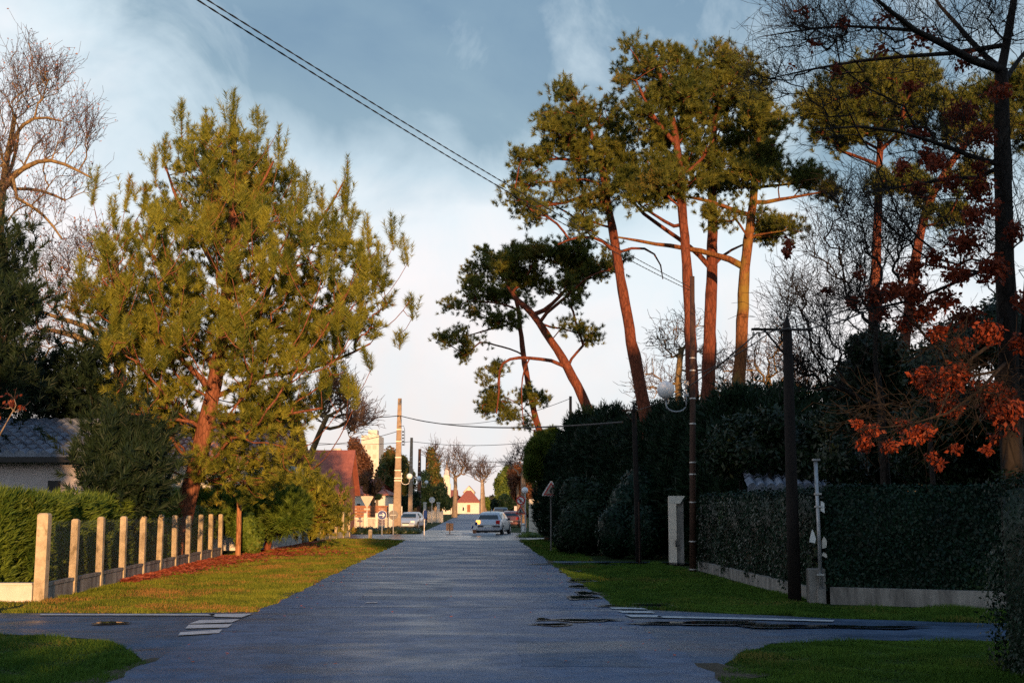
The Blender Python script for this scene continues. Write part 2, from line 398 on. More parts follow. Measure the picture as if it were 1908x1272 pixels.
M['tyre'] = plain('tyre_rubber', (0.02,0.02,0.02), 0.8); M['rim'] = plain('alloy_rim', (0.45,0.45,0.47), 0.35, 0.8)
def carpaint(name, col, metal=0.5):
    m = plain(name, col, 0.32, metal, 0.04, 3, 0.5); m.node_tree.nodes['Principled BSDF'].inputs['Coat Weight'].default_value = 0.6; return m
M['car_silver'] = carpaint('silver_car_paint', (0.50,0.51,0.56)); M['car_pale'] = carpaint('pale_blue_car_paint', (0.52,0.57,0.63))
M['car_red'] = carpaint('dull_red_car_paint', (0.30,0.12,0.10), 0.2); M['car_dark'] = carpaint('dark_blue_car_paint', (0.03,0.04,0.06), 0.3)
M['lamp_red'] = plain('red_tail_lens', (0.45,0.02,0.02), 0.25); M['lamp_amber'] = plain('amber_lit_lens', (0.9,0.35,0.05), 0.25, emit=((1.0,0.42,0.06), 2.5))
M['lamp_clear'] = plain('clear_headlight_lens', (0.75,0.76,0.78), 0.15); M['plate'] = plain('licence_plate', (0.66,0.66,0.62), 0.5, var=0.2, scale=30)
M['plastic'] = plain('black_plastic', (0.02,0.02,0.022), 0.55)

# ------------------------------------------------------------------ plant machinery
def unit(a): return a / np.maximum(np.linalg.norm(a, axis=-1, keepdims=True), 1e-9)
def rdir(n, rng=RNG): return unit(rng.normal(size=(n,3)))
def in_blobs(blobs, n, shell=0.35, rng=RNG):
    """blobs: (centre, radii[, weight]); points lie mostly toward the skin. returns points, outward dirs"""
    w = np.array([(b[1][0]*b[1][1]*b[1][2])**0.6*(b[2] if len(b) > 2 else 1) for b in blobs]); w /= w.sum()
    idx = rng.choice(len(blobs), n, p=w)
    C = np.array([tuple(b[0]) for b in blobs])[idx]; R = np.array([b[1] for b in blobs])[idx]
    d = rdir(n, rng); r = (rng.random((n,1))**shell)
    return C + d*R*r, unit(d/R)
def pb(px, py, rx, ry, Y, dy=0.0, rd=None, w=1):
    """a blob seen at photo pixel (px,py) with pixel radii, standing at distance Y+dy"""
    c = at(px, py, Y+dy); s = mpp(Y+dy)
    return (tuple(c), (rx*s, (rd if rd else 0.5*(rx+ry)*s), ry*s), w)
def needle_mesh(name, S, D, L, per, nl, nw, spread=0.8, rng=RNG):
    """shoots S + D*L, each ringed by thin needle triangles"""
    n = len(S); S = np.repeat(S, per, 0); D = np.repeat(D, per, 0); L = np.repeat(L, per)[:,None]
    t = rng.random((len(S),1))**0.7; p = S + D*L*t
    pr_ = rdir(len(S), rng); pr_ = unit(pr_ - D*(pr_*D).sum(1, keepdims=True)); q = unit(D*(0.75 + 0.6*t**3) + pr_*spread*(0.6+0.6*rng.random((len(S),1))))
    ln = nl*(0.7+0.6*rng.random((len(S),1)))
    side = unit(np.cross(q, rdir(len(S), rng)))*nw*0.5
    V = np.stack([p-side, p+side, p+q*ln], 1).reshape(-1,3)
    return mesh_np(name, V, np.arange(len(V)).reshape(-1,3))
def leaf_verts(P, Nn, size, aspect=0.5, tilt=0.8, rng=RNG, droop=None):
    n = len(P); nn = unit(Nn + rdir(n, rng)*tilt)
    a = unit(np.cross(nn, rdir(n, rng)))
    if droop is not None: a = unit(a + np.array(droop)); 
    b = unit(np.cross(nn, a)); s = size*(0.6+0.8*rng.random((n,1)))
    return np.stack([P, P+a*s*0.5+b*s*aspect*0.5, P+a*s, P+a*s*0.5-b*s*aspect*0.5], 1).reshape(-1,3)
def quads(n): return np.arange(n*4).reshape(-1,4)
def frusta(A, B, ra, rb, n=5):
    d = unit(B-A); ref = np.where(np.abs(d[:,2:3]) < 0.9, np.array([[0,0,1.0]]), np.array([[1.0,0,0]]))
    u = unit(np.cross(d, ref)); v = np.cross(d, u)
    ang = np.arange(n)*2*np.pi/n; ca, sa = np.cos(ang), np.sin(ang)
    ring = u[:,None,:]*ca[None,:,None] + v[:,None,:]*sa[None,:,None]
    P = np.concatenate([A[:,None,:]+ring*ra[:,None,None], B[:,None,:]+ring*rb[:,None,None]], 1)
    k = np.arange(n); k2 = (k+1)%n
    f = np.stack([k, k2, k2+n, k+n], 1)
    Fq = (f[None] + (np.arange(len(A))*2*n)[:,None,None]).reshape(-1,4)
    return P.reshape(-1,3), Fq
class Tree:
    def __init__(s, trunk, r0, r1, seed=1):
        """trunk: list of points from foot to top"""
        s.rng = np.random.default_rng(seed); s.pos = []; s.par = []; s.reach = []; s.fix = []
        s.lines = []; s.add_line(trunk, r0, r1, -1)
    def add_line(s, pts, r0, r1, root=None, n=None):
        pts = np.array([tuple(p) for p in pts], float)
        seg = np.linalg.norm(np.diff(pts, axis=0), axis=1); tot = seg.sum(); cum = np.concatenate([[0], np.cumsum(seg)])
        n = n or max(6, int(tot/0.5)); t = np.linspace(0, tot, n)
        # smooth interpolation
        P = np.stack([np.interp(t, cum, pts[:,k]) for k in range(3)], 1)
        for _ in range(3): P[1:-1] = (P[:-2]+2*P[1:-1]+P[2:])/4
        P[1:-1] += s.rng.normal(size=P[1:-1].shape)*min(0.015*tot/n, 0.02)
        if root is None:
            A = np.array(s.pos); j = int(np.argmin(np.linalg.norm(A-P[0], axis=1))); P[0] = A[j]; pr = j
            rc = s.reach[j]; start = 1
        else: pr = root; rc = 0.0; start = 0
        R = np.linspace(1, 0, n)**0.8*(r0-r1)+r1
        s.lines.append((P, R))
        for i in range(start, n):
            if i > 0: rc += float(np.linalg.norm(P[i]-P[i-1]))
            s.pos.append(P[i]); s.par.append(pr); s.reach.append(rc); s.fix.append(float(R[i])); pr = len(s.pos)-1
    def grow(s, T, alpha=0.35, up=0.6, bow=0.12, step=0.5, wig=0.04, below=1.0, minz=-1e9):
        cap = 200000; A = np.zeros((cap,3)); Rr = np.zeros(cap); n = len(s.pos)
        A[:n] = np.array(s.pos); Rr[:n] = s.reach
        T = np.asarray(T); dmin = np.array([np.min(np.linalg.norm(A[:n]-t, axis=1)) for t in T])
        for k in np.argsort(dmin):
            t = T[k]; dv = t - A[:n]; dist = np.linalg.norm(dv, axis=1); hz = np.linalg.norm(dv[:,:2], axis=1)
            c = dist + alpha*Rr[:n] + below*np.maximum(0, up*hz - dv[:,2]) + 100*(A[:n,2] < minz)
            j = int(np.argmin(c)); p = A[j].copy(); L = dist[j]
            m = max(2, int(L/step)+1); tt = np.linspace(0,1,m+1)[1:,None]
            mid = (p+t)/2 + np.array([0,0,-bow*L]) + s.rng.normal(size=3)*wig*L
            Q = (1-tt)**2*p + 2*(1-tt)*tt*mid + tt**2*t
            Q[:-1] += s.rng.normal(size=Q[:-1].shape)*wig*step
            pr = j; rc = Rr[j]; last = p
            for q in Q:
                rc += float(np.linalg.norm(q-last)); last = q
                A[n] = q; Rr[n] = rc; s.pos.append(q); s.par.append(pr); s.reach.append(rc); s.fix.append(-1.0); pr = n; n += 1
                if n >= cap-10: return
    def wood(s, name, tip=0.012, expo=2.35, rmax=0.3, sides=5, tsides=12, knob=0.06):
        n = len(s.pos); P = np.array(s.pos); par = np.array(s.par)
        acc = np.zeros(n); child = np.zeros(n, int)
        for i in range(n-1, -1, -1):
            if child[i] == 0: acc[i] = tip**expo
            if par[i] >= 0: acc[par[i]] += acc[i]; child[par[i]] += 1
        r = acc**(1/expo); fix = np.array(s.fix)
        r = np.minimum(r, rmax); r = np.where(fix > 0, fix, r)
        e = np.where((fix < 0) & (par >= 0))[0]
        rp = np.minimum(r[par[e]], r[e]*1.25)
        V1, F1 = frusta(P[par[e]], P[e], rp, r[e], sides) if len(e) else (np.zeros((0,3)), np.zeros((0,4), int))
        Vs = [V1]; Fs = [F1]; base = len(V1)
        for (L, R) in s.lines:
            m = len(L); d = unit(np.gradient(L, axis=0)); ref = np.array([0.13, 1.0, 0.05])
            u = unit(np.cross(d, ref)); v = np.cross(d, u); k = tsides; ang = np.arange(k)*2*np.pi/k
            rr = R[:,None]*(1 + s.rng.normal(size=(m,k))*knob)
            ring = L[:,None,:] + u[:,None,:]*(np.cos(ang)*rr)[:,:,None] + v[:,None,:]*(np.sin(ang)*rr)[:,:,None]
            i = np.arange(m-1)[:,None]*k; a = np.arange(k)[None,:]; b = (a+1)%k
            f = np.stack([i+a, i+b, i+b+k, i+a+k], -1).reshape(-1,4) + base
            Vs.append(ring.reshape(-1,3)); Fs.append(f); base += m*k
        return mesh_np(name, np.concatenate(Vs), np.concatenate(Fs), True)
def core_np(blobs, s=0.8, nu=14, nv=9, rough=0.12, rng=RNG, zmin=0.02):
    """solid, dark inside of dense foliage"""
    V = []; Fq = []; base = 0
    for b in blobs:
        c = np.array(b[0]); R = np.array(b[1])*s
        th = np.linspace(0.02, np.pi-0.02, nv)[:,None]; ph = (np.arange(nu)*2*np.pi/nu)[None,:]
        d = np.stack([np.sin(th)*np.cos(ph), np.sin(th)*np.sin(ph), np.cos(th)*np.ones_like(ph)], -1)
        P = c + d*R*(1+rng.normal(size=(nv,nu,1))*rough); P[...,2] = np.maximum(P[...,2], zmin)
        i = np.arange(nv-1)[:,None]*nu; a = np.arange(nu)[None,:]; q = (a+1)%nu
        Fq.append(np.stack([i+a, i+nu+a, i+nu+q, i+q], -1).reshape(-1,4)+base); V.append(P.reshape(-1,3)); base += nu*nv
    return np.concatenate(V), np.concatenate(Fq)
def join_np(name, *vf):
    V = []; Fs = []; base = 0
    for v, f in vf: V.append(v); Fs.append(np.asarray(f)+base); base += len(v)
    return mesh_np(name, np.concatenate(V), Fs)

def pine(name, label, trunk, r0, r1, blobs, n_t, shoots, per, nl, nw, mat, bmat, seed, group=None, limbs=(), up=0.25, alpha=0.4, slen=0.35,
         candles=(), upw=0.9, bow=0.06, tip=0.014, tuft=0.4, cat='pine tree', shell=0.45, spread=0.85, minz=-1e9):
    rng = np.random.default_rng(seed)
    t = thing(name, label, cat, tuple(trunk[0]), group)
    tr = Tree(trunk, r0, r1, seed)
    for (pts, a, b) in limbs: tr.add_line(pts, a, b)
    T, O = in_blobs(blobs, n_t, shell, rng)
    tr.grow(T, alpha=alpha, up=up, bow=bow, wig=0.06, minz=minz)
    # each twig end carries a tuft of shoots
    S = np.repeat(T, shoots, 0) + rng.normal(size=(n_t*shoots,3))*tuft
    O = np.repeat(O, shoots, 0)
    D = unit(O*0.55 + np.array([0,0,upw]) + rdir(len(S), rng)*0.75)
    L = slen*(0.6+0.9*rng.random(len(S)))
    parts = []
    S2, D2, L2 = [], [], []
    for (tp, ln, w) in candles:
        b = np.array(tp) - np.array([0,0,ln]); lean = rng.normal(size=3)*0.09; lean[2] = 0; b = b - lean*ln
        ax = np.array(tp) - b; axn = ax/np.linalg.norm(ax)
        m_ = max(3, int(ln/0.22))
        for i in range(m_): S2.append(b + ax*i/m_); D2.append(axn); L2.append(ln/m_*1.05)
        for i in range(int(w/0.022)):                      # side shoots hugging the leader
            f = rng.uniform(0, .55); o = rng.normal(size=3)*w*0.75; o[2] = 0
            dd = axn + o*0.9; S2.append(b + ax*f + o*0.6); D2.append(dd/np.linalg.norm(dd)); L2.append(ln*rng.uniform(.3,.5))
        tr.grow(np.array([np.array(tp) - ax*0.85, np.array(tp) - axn*0.12]), alpha=alpha, up=1.2, bow=0.25, wig=0.01, minz=minz)
    if len(S2): S = np.concatenate([S, np.array(S2)]); D = np.concatenate([D, np.array(D2)]); L = np.concatenate([L, np.array(L2)])
    part('trunk', tr.wood('trunk', tip=tip, rmax=r0*0.55), bmat, t)
    part('crown', needle_mesh('crown', S, D, L, per, nl, nw, spread, rng), mat, t)
    return t
def bare_tree(name, label, trunk, r0, r1, blobs, n_t, bmat, seed, limbs=(), group=None, up=0.5, alpha=0.3, tip=0.006, leaves=0, leafmat=None,
              lsize=0.06, wig=0.12, twigs=3, tw_len=0.5, bow=0.02, cat='tree', shell=0.6, step=0.35, leafblobs=None, minz=-1e9, rmax=None, tw_up=0.5, sides=4, crown='leaves'):
    rng = np.random.default_rng(seed)
    t = thing(name, label, cat, tuple(trunk[0]), group)
    tr = Tree(trunk, r0, r1, seed)
    for (pts, a, b) in limbs: tr.add_line(pts, a, b)
    T, O = in_blobs(blobs, n_t, shell, rng)
    tr.grow(T, alpha=alpha, up=up, bow=bow, wig=wig, step=step, minz=minz)
    m = tr.wood('trunk', tip=tip*1.6, rmax=rmax or r0*0.5)
    part('trunk', m, bmat, t)
    if twigs:
        P = np.array(tr.pos); fx = np.array(tr.fix); free = P[fx < 0]
        # twigs leave the outer branches
        S = np.concatenate([T, free[rng.choice(len(free), len(T)*twigs)]])
        n = len(S); D = unit(unit(S - P[int(len(tr.lines[0][0])*0.6)])*0.8 + rdir(n, rng)*0.9 + np.array([0,0,tw_up]))
        L = tw_len*(0.4+rng.random((n,1)))
        K = [S]; d = D; cur = S
        A = []; B = []
        for q in range(3):
            d = unit(d + rdir(n, rng)*0.35); nx = cur + d*L/3; A.append(cur); B.append(nx); cur = nx
            # side twiglets
            sd_ = unit(d + rdir(n, rng)*0.9); A.append(nx); B.append(nx+sd_*L*0.3)
        A = np.concatenate(A); B = np.concatenate(B)
        V, Fq = frusta(A, B, np.full(len(A), tip), np.full(len(A), tip*0.6), 3)
        part('twigs', mesh_np('twigs', V, Fq), M['twig'] if bmat is M['bark_plane'] or bmat is M['bark_grey'] else bmat, t)
    if leaves:
        if leafblobs: LP, LN = in_blobs(leafblobs, leaves, 0.6, rng)
        else:
            src = np.concatenate([B, T]) if twigs else T
            LP = src[rng.choice(len(src), leaves)] + rng.normal(size=(leaves,3))*0.03; LN = rdir(leaves, rng)
        V = leaf_verts(LP, LN, lsize, 0.55, 1.2, rng, droop=(0,0,-0.5))
        part(crown, mesh_np(crown, V, quads(leaves)), leafmat, t)
    return t
def bush(name, label, blobs, n, size, mat, cat='bush', aspect=0.5, seed=3, group=None, core=0.8, tilt=0.7, shell=0.2, droop=None, stem=None, kind=None, needles=None, partname='foliage'):
    rng = np.random.default_rng(seed)
    zs = min(b[0][2]-b[1][2] for b in blobs)
    cx = sum(b[0][0] for b in blobs)/len(blobs); cy = sum(b[0][1] for b in blobs)/len(blobs)
    P, O = in_blobs(blobs, n, shell, rng)
    k = P[:,2] > 0.03; P, O = P[k], O[k]
    if needles:
        S = P; D = unit(O*0.8 + np.array([0,0,0.7]) + rdir(len(P), rng)*0.5); L = np.full(len(P), size)
        per, nl, nw = needles
        S = np.repeat(S, per, 0); D_ = np.repeat(D, per, 0); tt = rng.random((len(S),1)); p = S + D_*size*tt
        q = unit(D_*0.9+rdir(len(S), rng)*0.6); sd2 = unit(np.cross(q, rdir(len(S), rng)))*nw*0.5
        V = np.stack([p-sd2, p+sd2, p+q*nl*(0.7+0.6*rng.random((len(S),1)))], 1).reshape(-1,3); Fv = np.arange(len(V)).reshape(-1,3)
    else:
        V = leaf_verts(P, O, size, aspect, tilt, rng, droop); Fv = quads(len(P))
    vf = [(V, Fv)]
    if core: vf.append(core_np(blobs, core, rng=rng))
    me = join_np(name, *vf)
    if stem:
        t = thing(name, label, cat, (cx, cy, 0), group)
        part('crown', me, mat, t)
        s_ = MB()
        for (a, b, r) in stem:
            a = Vector(a); b = Vector(b); s_.tube([a, a.lerp(b, .35)+Vector((.06,0,0)), a.lerp(b, .7)-Vector((.05,0,0)), b], [r, r*.85, r*.7, r*.5], 8)
        part('trunk', s_, M['bark_grey'] if mat is not M['laurel'] else M['bark_dark'], t, True)
        return t
    return solo(name, me, mat, label, cat, group, kind)
# ================================================================== THE SETTING
def xl(y): return -0.0306*y - 3.56          # edges of the main road
def xr(y): return -0.0306*y + 2.47
def sheet(name, pts, z, mat, jit=0.06, seed=1):
    rng = random.Random(seed); P = []
    n = len(pts)
    for i in range(n):
        a = Vector(pts[i][:2]); b = Vector(pts[(i+1)%n][:2]); L = (b-a).length
        k = max(1, min(90, int(L/0.45)))
        d = (b-a).normalized() if L > 0 else Vector((1,0)); nn = Vector((-d.y, d.x))
        for j in range(k):
            q = a.lerp(b, j/k) + nn*(rng.uniform(-jit, jit) if L < 90 else 0)
            P.append((q.x, q.y, z))
    m = MB(); m.add(P, [tuple(range(len(P)))]); me = m.mesh(name)
    if me.polygons[0].normal.z < 0: me.flip_normals()
    return struct(name, me, mat), [(p[0], p[1]) for p in P]
G = MB(); G.add([(-1500,-400,0),(1500,-400,0),(1500,3200,0),(-1500,3200,0)], [(0,1,2,3)])
struct('ground', G, M['ground'])
def g2(px, py): v = gp(px, py); return (v.x, v.y)
road_pts = [(xl(-120), -120), (xr(-120), -120), (xr(10), 10), (xr(15.5), 15.5), (xr(22), 22), (xr(27)+.05, 27), (xr(34)-.08, 34), (xr(45), 45), (xr(60), 60), (xr(130), 130), (xr(260), 260),
            (xr(700), 700), (xl(700), 700), (xl(260), 260), (xl(130), 130), (xl(60), 60), (xl(45)-.05, 45), (xl(30), 30), (xl(21.5), 21.5), (xl(16.5), 16.5), (xl(10), 10)]
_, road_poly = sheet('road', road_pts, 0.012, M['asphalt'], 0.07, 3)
left_pts = [(-60, 21.6), (-12, 21.5), (-8.4, 21.4), (-5.6, 21.3), (-4.0, 21.6), (-3.6, 22.6), (-3.2, 20), (-3.4, 14.4), (-4.1, 14.6), (-4.5, 15.6), (-5.2, 16.9), (-6.4, 17.7), (-8, 18.1), (-12, 18.4), (-60, 18.7)]
_, left_poly = sheet('side_road_left', left_pts, 0.006, M['asphalt_side'], 0.05, 5)
right_pts = [(60, 18.9), (8.6, 19.3), (6.6, 19.6), (5.0, 20.3), (3.0, 21.6), (1.8, 22.4), (1.6, 20), (1.7, 13.4), (2.15, 13.2), (2.3, 14.5), (2.75, 15.6), (3.3, 16.6), (4.4, 16.95), (7, 16.9), (60, 16.2)]
_, right_poly = sheet('side_road_right', right_pts, 0.006, M['asphalt_side'], 0.06, 6)
jun_pts = [(-60, 77), (-8.9, 74), (-6.2, 70), (xl(69), 69), (xr(69), 69), (0.8, 71), (3.2, 76), (60, 78), (60, 88), (3.0, 87), (xr(92), 92), (xr(100), 100), (xl(103), 103), (xl(98), 98), (-8.2, 94), (-60, 93)]
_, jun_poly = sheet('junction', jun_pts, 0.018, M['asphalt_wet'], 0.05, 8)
drive_pts = [(xr(41)-.3, 40.2), (4.2, 39.6), (4.4, 41.6), (xr(43)-.3, 42.4)]
_, drive_poly = sheet('driveway', drive_pts, 0.006, M['asphalt_side'], 0.05, 9)
# white paint
mk = MB()
def strip(m, pts, z=0.024):
    m.add([(p[0], p[1], z) for p in pts], [tuple(range(len(pts)))])
for i, (a, b, c, d) in enumerate((((387,1146),(470,1145),(450,1152),(402,1151)), ((372,1157.5),(446,1155.5),(432,1161.5),(352,1164)),
                                  ((352,1166),(433,1164.5),(424,1171),(345,1173)), ((336,1180),(414,1175),(408,1181.5),(332,1186)))):
    strip(mk, [g2(*q) for q in (d, c, b, a)])
struct('crosswalk_left', mk, M['marking'])
mk = MB()
strip(mk, [g2(*q) for q in ((75,1148),(400,1148.5),(400,1145.8),(75,1145.6))]); struct('edge_line_left', mk, M['marking'])
mk = MB()
for (a, b, c, d) in (((1136,1133),(1195,1134),(1207,1137),(1140,1136)), ((1150,1140),(1212,1140.5),(1222,1144),(1160,1143.5)), ((1165,1147),(1225,1148),(1236,1152),(1176,1151.5))):
    strip(mk, [g2(*q) for q in (d, c, b, a)])
struct('crosswalk_right', mk, M['marking'])
mk = MB()
strip(mk, [g2(*q) for q in ((1225,1152.5),(1400,1156),(1552,1160),(1555,1157.5),(1400,1153),(1225,1149.5))]); struct('edge_line_right', mk, M['marking'])
mk = MB()
for k in range(8):
    x0 = xl(190)+0.2+k*0.78; strip(mk, [(x0,188),(x0+.5,188),(x0+.5,190.5),(x0,190.5)], 0.030)
for k in range(6):
    y0 = 215+k*26; x0 = -0.0306*y0-0.6; strip(mk, [(x0,y0),(x0+.16,y0),(x0+.1,y0+6),(x0-.06,y0+6)], 0.030)
for (px, py, w) in ((700,1054,26),(772,1048,14),(828,1034,14),(880,1033,20),(905,1032,14),(692,1124,12),(640,1062,10)):
    a = gp(px, py); s = a.y/F; strip(mk, [(a.x-w*s,a.y-.12),(a.x+w*s,a.y-.05),(a.x+w*s*.8,a.y+.14),(a.x-w*s*.7,a.y+.08)], 0.024)
struct('road_dashes', mk, M['marking'])
M['soil'] = concrete('muddy_verge_soil', (0.035,0.026,0.016), (0.10,0.072,0.045), 5)
for nm_, ed, sg, ya, yb in (('soil_edge', xl, -1, 21.8, 69), ('soil_edge', xr, 1, 22.5, 69), ('soil_edge', xl, -1, 10, 15.0), ('soil_edge', xr, 1, 10, 14.5)):
    rs_ = random.Random(int(ya*7)+sg); P_ = [(ed(y_)-sg*.2, y_) for y_ in (ya, yb)]; k_ = int((yb-ya)/.5)
    P_ += [(ed(yb-(yb-ya)*i/k_)+sg*(.10+.20*abs(rs_.gauss(0,1))), yb-(yb-ya)*i/k_) for i in range(k_+1)]
    sheet(nm_, P_, 0.009, M['soil'], .03, int(ya))
# repairs and seams in the carriageway
def seam(name, pts, w, seed):
    r = random.Random(seed); m = MB(); L = []
    for a, b in zip(pts[:-1], pts[1:]):
        k = max(2, int(math.hypot(b[0]-a[0], b[1]-a[1])/.25))
        L += [(a[0]+(b[0]-a[0])*i/k+r.uniform(-.03,.03), a[1]+(b[1]-a[1])*i/k+r.uniform(-.03,.03)) for i in range(k)]
    for p, q in zip(L[:-1], L[1:]):
        dx, dy = q[0]-p[0], q[1]-p[1]; l = math.hypot(dx, dy) or 1; nx, ny = -dy/l*w/2, dx/l*w/2
        m.add([(p[0]-nx,p[1]-ny,.0165),(q[0]-nx,q[1]-ny,.0165),(q[0]+nx,q[1]+ny,.0165),(p[0]+nx,p[1]+ny,.0165)], [(0,1,2,3)])
    struct(name, m, M['tar'])
seam('road_seam', [(-3.9,22.3),(-1.0,22.6),(2.0,22.1)], .03, 1); 
seam('road_seam', [(-4.6,30.5),(.9,31.2)], .03, 5)
for pts, sd_ in ((((-2.9,24.5),(-1.2,24.3),(-1.3,30.4),(-3.1,30.6)),41), (((-4.9,44),(.9,43.6),(.85,45.2),(-4.95,45.6)),42), (((.1,14.2),(1.5,14.1),(1.45,16.8),(.05,16.9)),43)):
    sheet('road_patch', list(pts), .0145, M['patch'], .03, sd_)
# puddles
pr = random.Random(11); pn = 0
def puddle(px, py, rx, ry):
    c = gp(px, py); s = c.y/F; ny = (gp(px, py-ry).y - c.y)
    m = MB(); P = []
    ph = pr.random()*6
    for k in range(28):
        a = 2*math.pi*k/28; r = 1 + .22*math.sin(3*a+ph) + .12*math.sin(7*a+2*ph) + pr.uniform(-.06,.06)
        P.append((c.x + rx*s*r*math.cos(a), c.y + ny*r*math.sin(a), 0.0345))
    w_ = MB(); w_.add([(c.x+(p[0]-c.x)*1.25+pr.uniform(-.05,.05), c.y+(p[1]-c.y)*1.7+pr.uniform(-.03,.03), 0.0285) for p in P], [tuple(range(28))]); struct('wet_patch', w_, M['damp'])
    m.add(P, [tuple(range(28))]); struct('puddle', m, M['water'])
for q in ((1060,1064,14,1.6),(1080,1083,20,2.0),(1078,1094,14,1.8),(1092,1107,17,2.4),(1086,1115,26,2.2),(1200,1130,60,2.2),(1320,1163,95,2.6),(1480,1169,90,1.8),(1640,1171,70,1.4),
          (1090,1158,50,1.6),(1010,1156,10,1.6),(1030,1166,30,1.5),(1260,1052,90,1.2),(1160,1051,120,1.6),(205,1163,26,1.6)): puddle(*q)

# turf blades and fallen leaves
def inside(P, poly):
    x, y = P[:,0], P[:,1]; r = np.zeros(len(P), bool); n = len(poly); j = n-1
    for i in range(n):
        xi, yi = poly[i]; xj, yj = poly[j]
        if yi != yj: r ^= ((yi > y) != (yj > y)) & (x < (xj-xi)*(y-yi)/(yj-yi) + xi)
        j = i
    return r
def off_road(P, grow=0.0):
    k = np.ones(len(P), bool)
    for q in (road_poly, left_poly, right_poly, jun_poly, drive_poly): k &= ~inside(P, q)
    return k
def blades(name, regions, mat):
    Vs = []; rng = np.random.default_rng(21)
    for (x0, x1, y0, y1, n, h, w) in regions:
        P = np.stack([rng.uniform(0,1,n), y0 + (y1-y0)*rng.random(n)**1.25], 1)
        P[:,0] = (x0(P[:,1]) + P[:,0]*(x1(P[:,1])-x0(P[:,1])))
        P = P[off_road(P)]; P = P[off_road(P + rng.normal(size=P.shape)*[.16,.10])]; n = len(P)
        B = np.concatenate([P, np.zeros((n,1))], 1)
        a = rng.random(n)*2*np.pi; s = np.stack([np.cos(a), np.sin(a), 0*a], 1)*w*0.5
        clump = 0.65+0.5*np.sin(P[:,0]*5.1+2*np.sin(P[:,1]*2.3))*np.sin(P[:,1]*3.7+P[:,0])
        tip = B + np.concatenate([rng.normal(size=(n,2))*h*0.55, (h*(0.5+rng.random(n))*clump)[:,None]], 1)
        Vs.append(np.stack([B-s, B+s, tip], 1).reshape(-1,3))
    V = np.concatenate(Vs); me = mesh_np(name, V, np.arange(len(V)).reshape(-1,3))
    me.materials.append(M[mat]); o = bpy.data.objects.new(name, me); COL.objects.link(o); tag(o, kind='stuff'); return o
c_ = lambda v: (lambda y: v + 0*y)
blades('sunlit_grass', [
    (lambda y: -0.0768*y-6.75, lambda y: -0.0306*y-3.5, 21.0, 50, 170000, .06, .022),
    (lambda y: -0.02*y-8.5, lambda y: -0.0306*y-3.5, 50, 72, 40000, .08, .05),
    (c_(-14), c_(-8.7), 21.0, 24, 16000, .06, .02)], 'grass_sunlit')
blades('grass', [
    (c_(-9.5), lambda y: -0.0306*y-3.5, 10.5, 19, 110000, .055, .013),
    (lambda y: -0.0306*y+2.4, c_(6.6), 10.5, 18, 110000, .055, .013),
    (lambda y: -0.0306*y+2.4, lambda y: 4.9+0*y+(36-y)*0.05, 21, 41, 120000, .065, .02),
    (c_(4.5), c_(9), 19, 22.4, 36000, .075, .018),
    (lambda y: -0.0306*y+2.4, lambda y: 2.6+0*y, 41, 70, 26000, .08, .04)], 'grass')
lv, _ = sheet('left_verge', [(-14,21.2),(-3.9,21.2),(xl(26)+.1,26),(xl(70)+.1,70),(-10,70),(-10.3,46),(-8.7,24),(-14,24)], 0.003, M['ground'], .05, 12)
# scattered leaves and twigs on and beside the road
rng = np.random.default_rng(15)
n = 420; yy = 14+43*rng.random(n); xx = np.where(rng.random(n) < .5, xl(yy)+np.abs(rng.normal(size=n))*.5, xr(yy)-np.abs(rng.normal(size=n))*.5); xx[::5] = xl(yy[::5])+rng.random(len(xx[::5]))*6
V = leaf_verts(np.stack([xx, yy, 0.022+0*yy], 1), np.tile([0,0,1.0], (n,1)), 0.05, 0.6, 0.25, rng)
me = mesh_np('scattered_leaves', V, quads(n)); me.materials.append(M['fallen']); o = bpy.data.objects.new('scattered_leaves', me); COL.objects.link(o); tag(o, kind='stuff')
rng = np.random.default_rng(5)
n = 16000; yy = 30+38*rng.random(n)**1.15; edge = -0.0768*yy-6.75
wv = np.abs(rng.normal(size=n)); xx = np.where(yy < 46, edge + 0.05 + wv*0.55*np.clip((yy-28)/10, .3, 1.6), -9.9 + wv*1.7*np.clip((62-yy)/12, .1, 1))
P = np.stack([xx, yy], 1); P = P[off_road(P)]
B = np.concatenate([P, 0.03+0.03*rng.random((len(P),1))], 1)
V = leaf_verts(B, np.tile([0,0,1.0], (len(B),1)), 0.11, 0.7, 0.45, rng)
me = mesh_np('fallen_leaves', V, quads(len(B))); me.materials.append(M['fallen'])
o = bpy.data.objects.new('fallen_leaves', me); COL.objects.link(o); tag(o, kind='stuff')

# ------------------------------------------------------------------ left: concrete fence, hedges
fA = Vector((-8.69, 24.0, 0)); fB = Vector((-10.40, 46.2, 0)); NP = 11
fence = thing('concrete_fence', 'long fence of pale concrete posts on a stained low wall beside the left verge', 'fence', fA)
posts = [fA.lerp(fB, i/(NP-1)) for i in range(NP)]
fdir = (fB-fA).normalized()
rf_ = random.Random(2)
for i, p in enumerate(posts):
    w = 0.068 if i else 0.10; hgt = 1.52 if i else 1.60
    q = MB(); q.bbox(p.x-w,p.x+w,p.y-w,p.y+w,0,hgt+rf_.uniform(-.03,.02),0.03); lx, ly = rf_.uniform(-.012,.012), rf_.uniform(-.015,.015); q.v = [(a_+lx*c_z, b_+ly*c_z, c_z) for a_, b_, c_z in q.v]; part('post', q, M['post'], fence)
for a, b in zip(posts[:-1], posts[1:]):
    q = MB(); q.obox(a+fdir*0.125, b-fdir*0.09, 0.07, 0, 0.27); q.obox(a+fdir*0.125, b-fdir*0.09, 0.11, 0.272, 0.33); part('plinth_panel', q, M['plinth'], fence)
q = MB(); ln = (fB-fA).length; hw = 1.12; sp = 0.10; k = int((ln+hw)/sp)
side = Vector((-fdir.y, fdir.x, 0))*-0.098
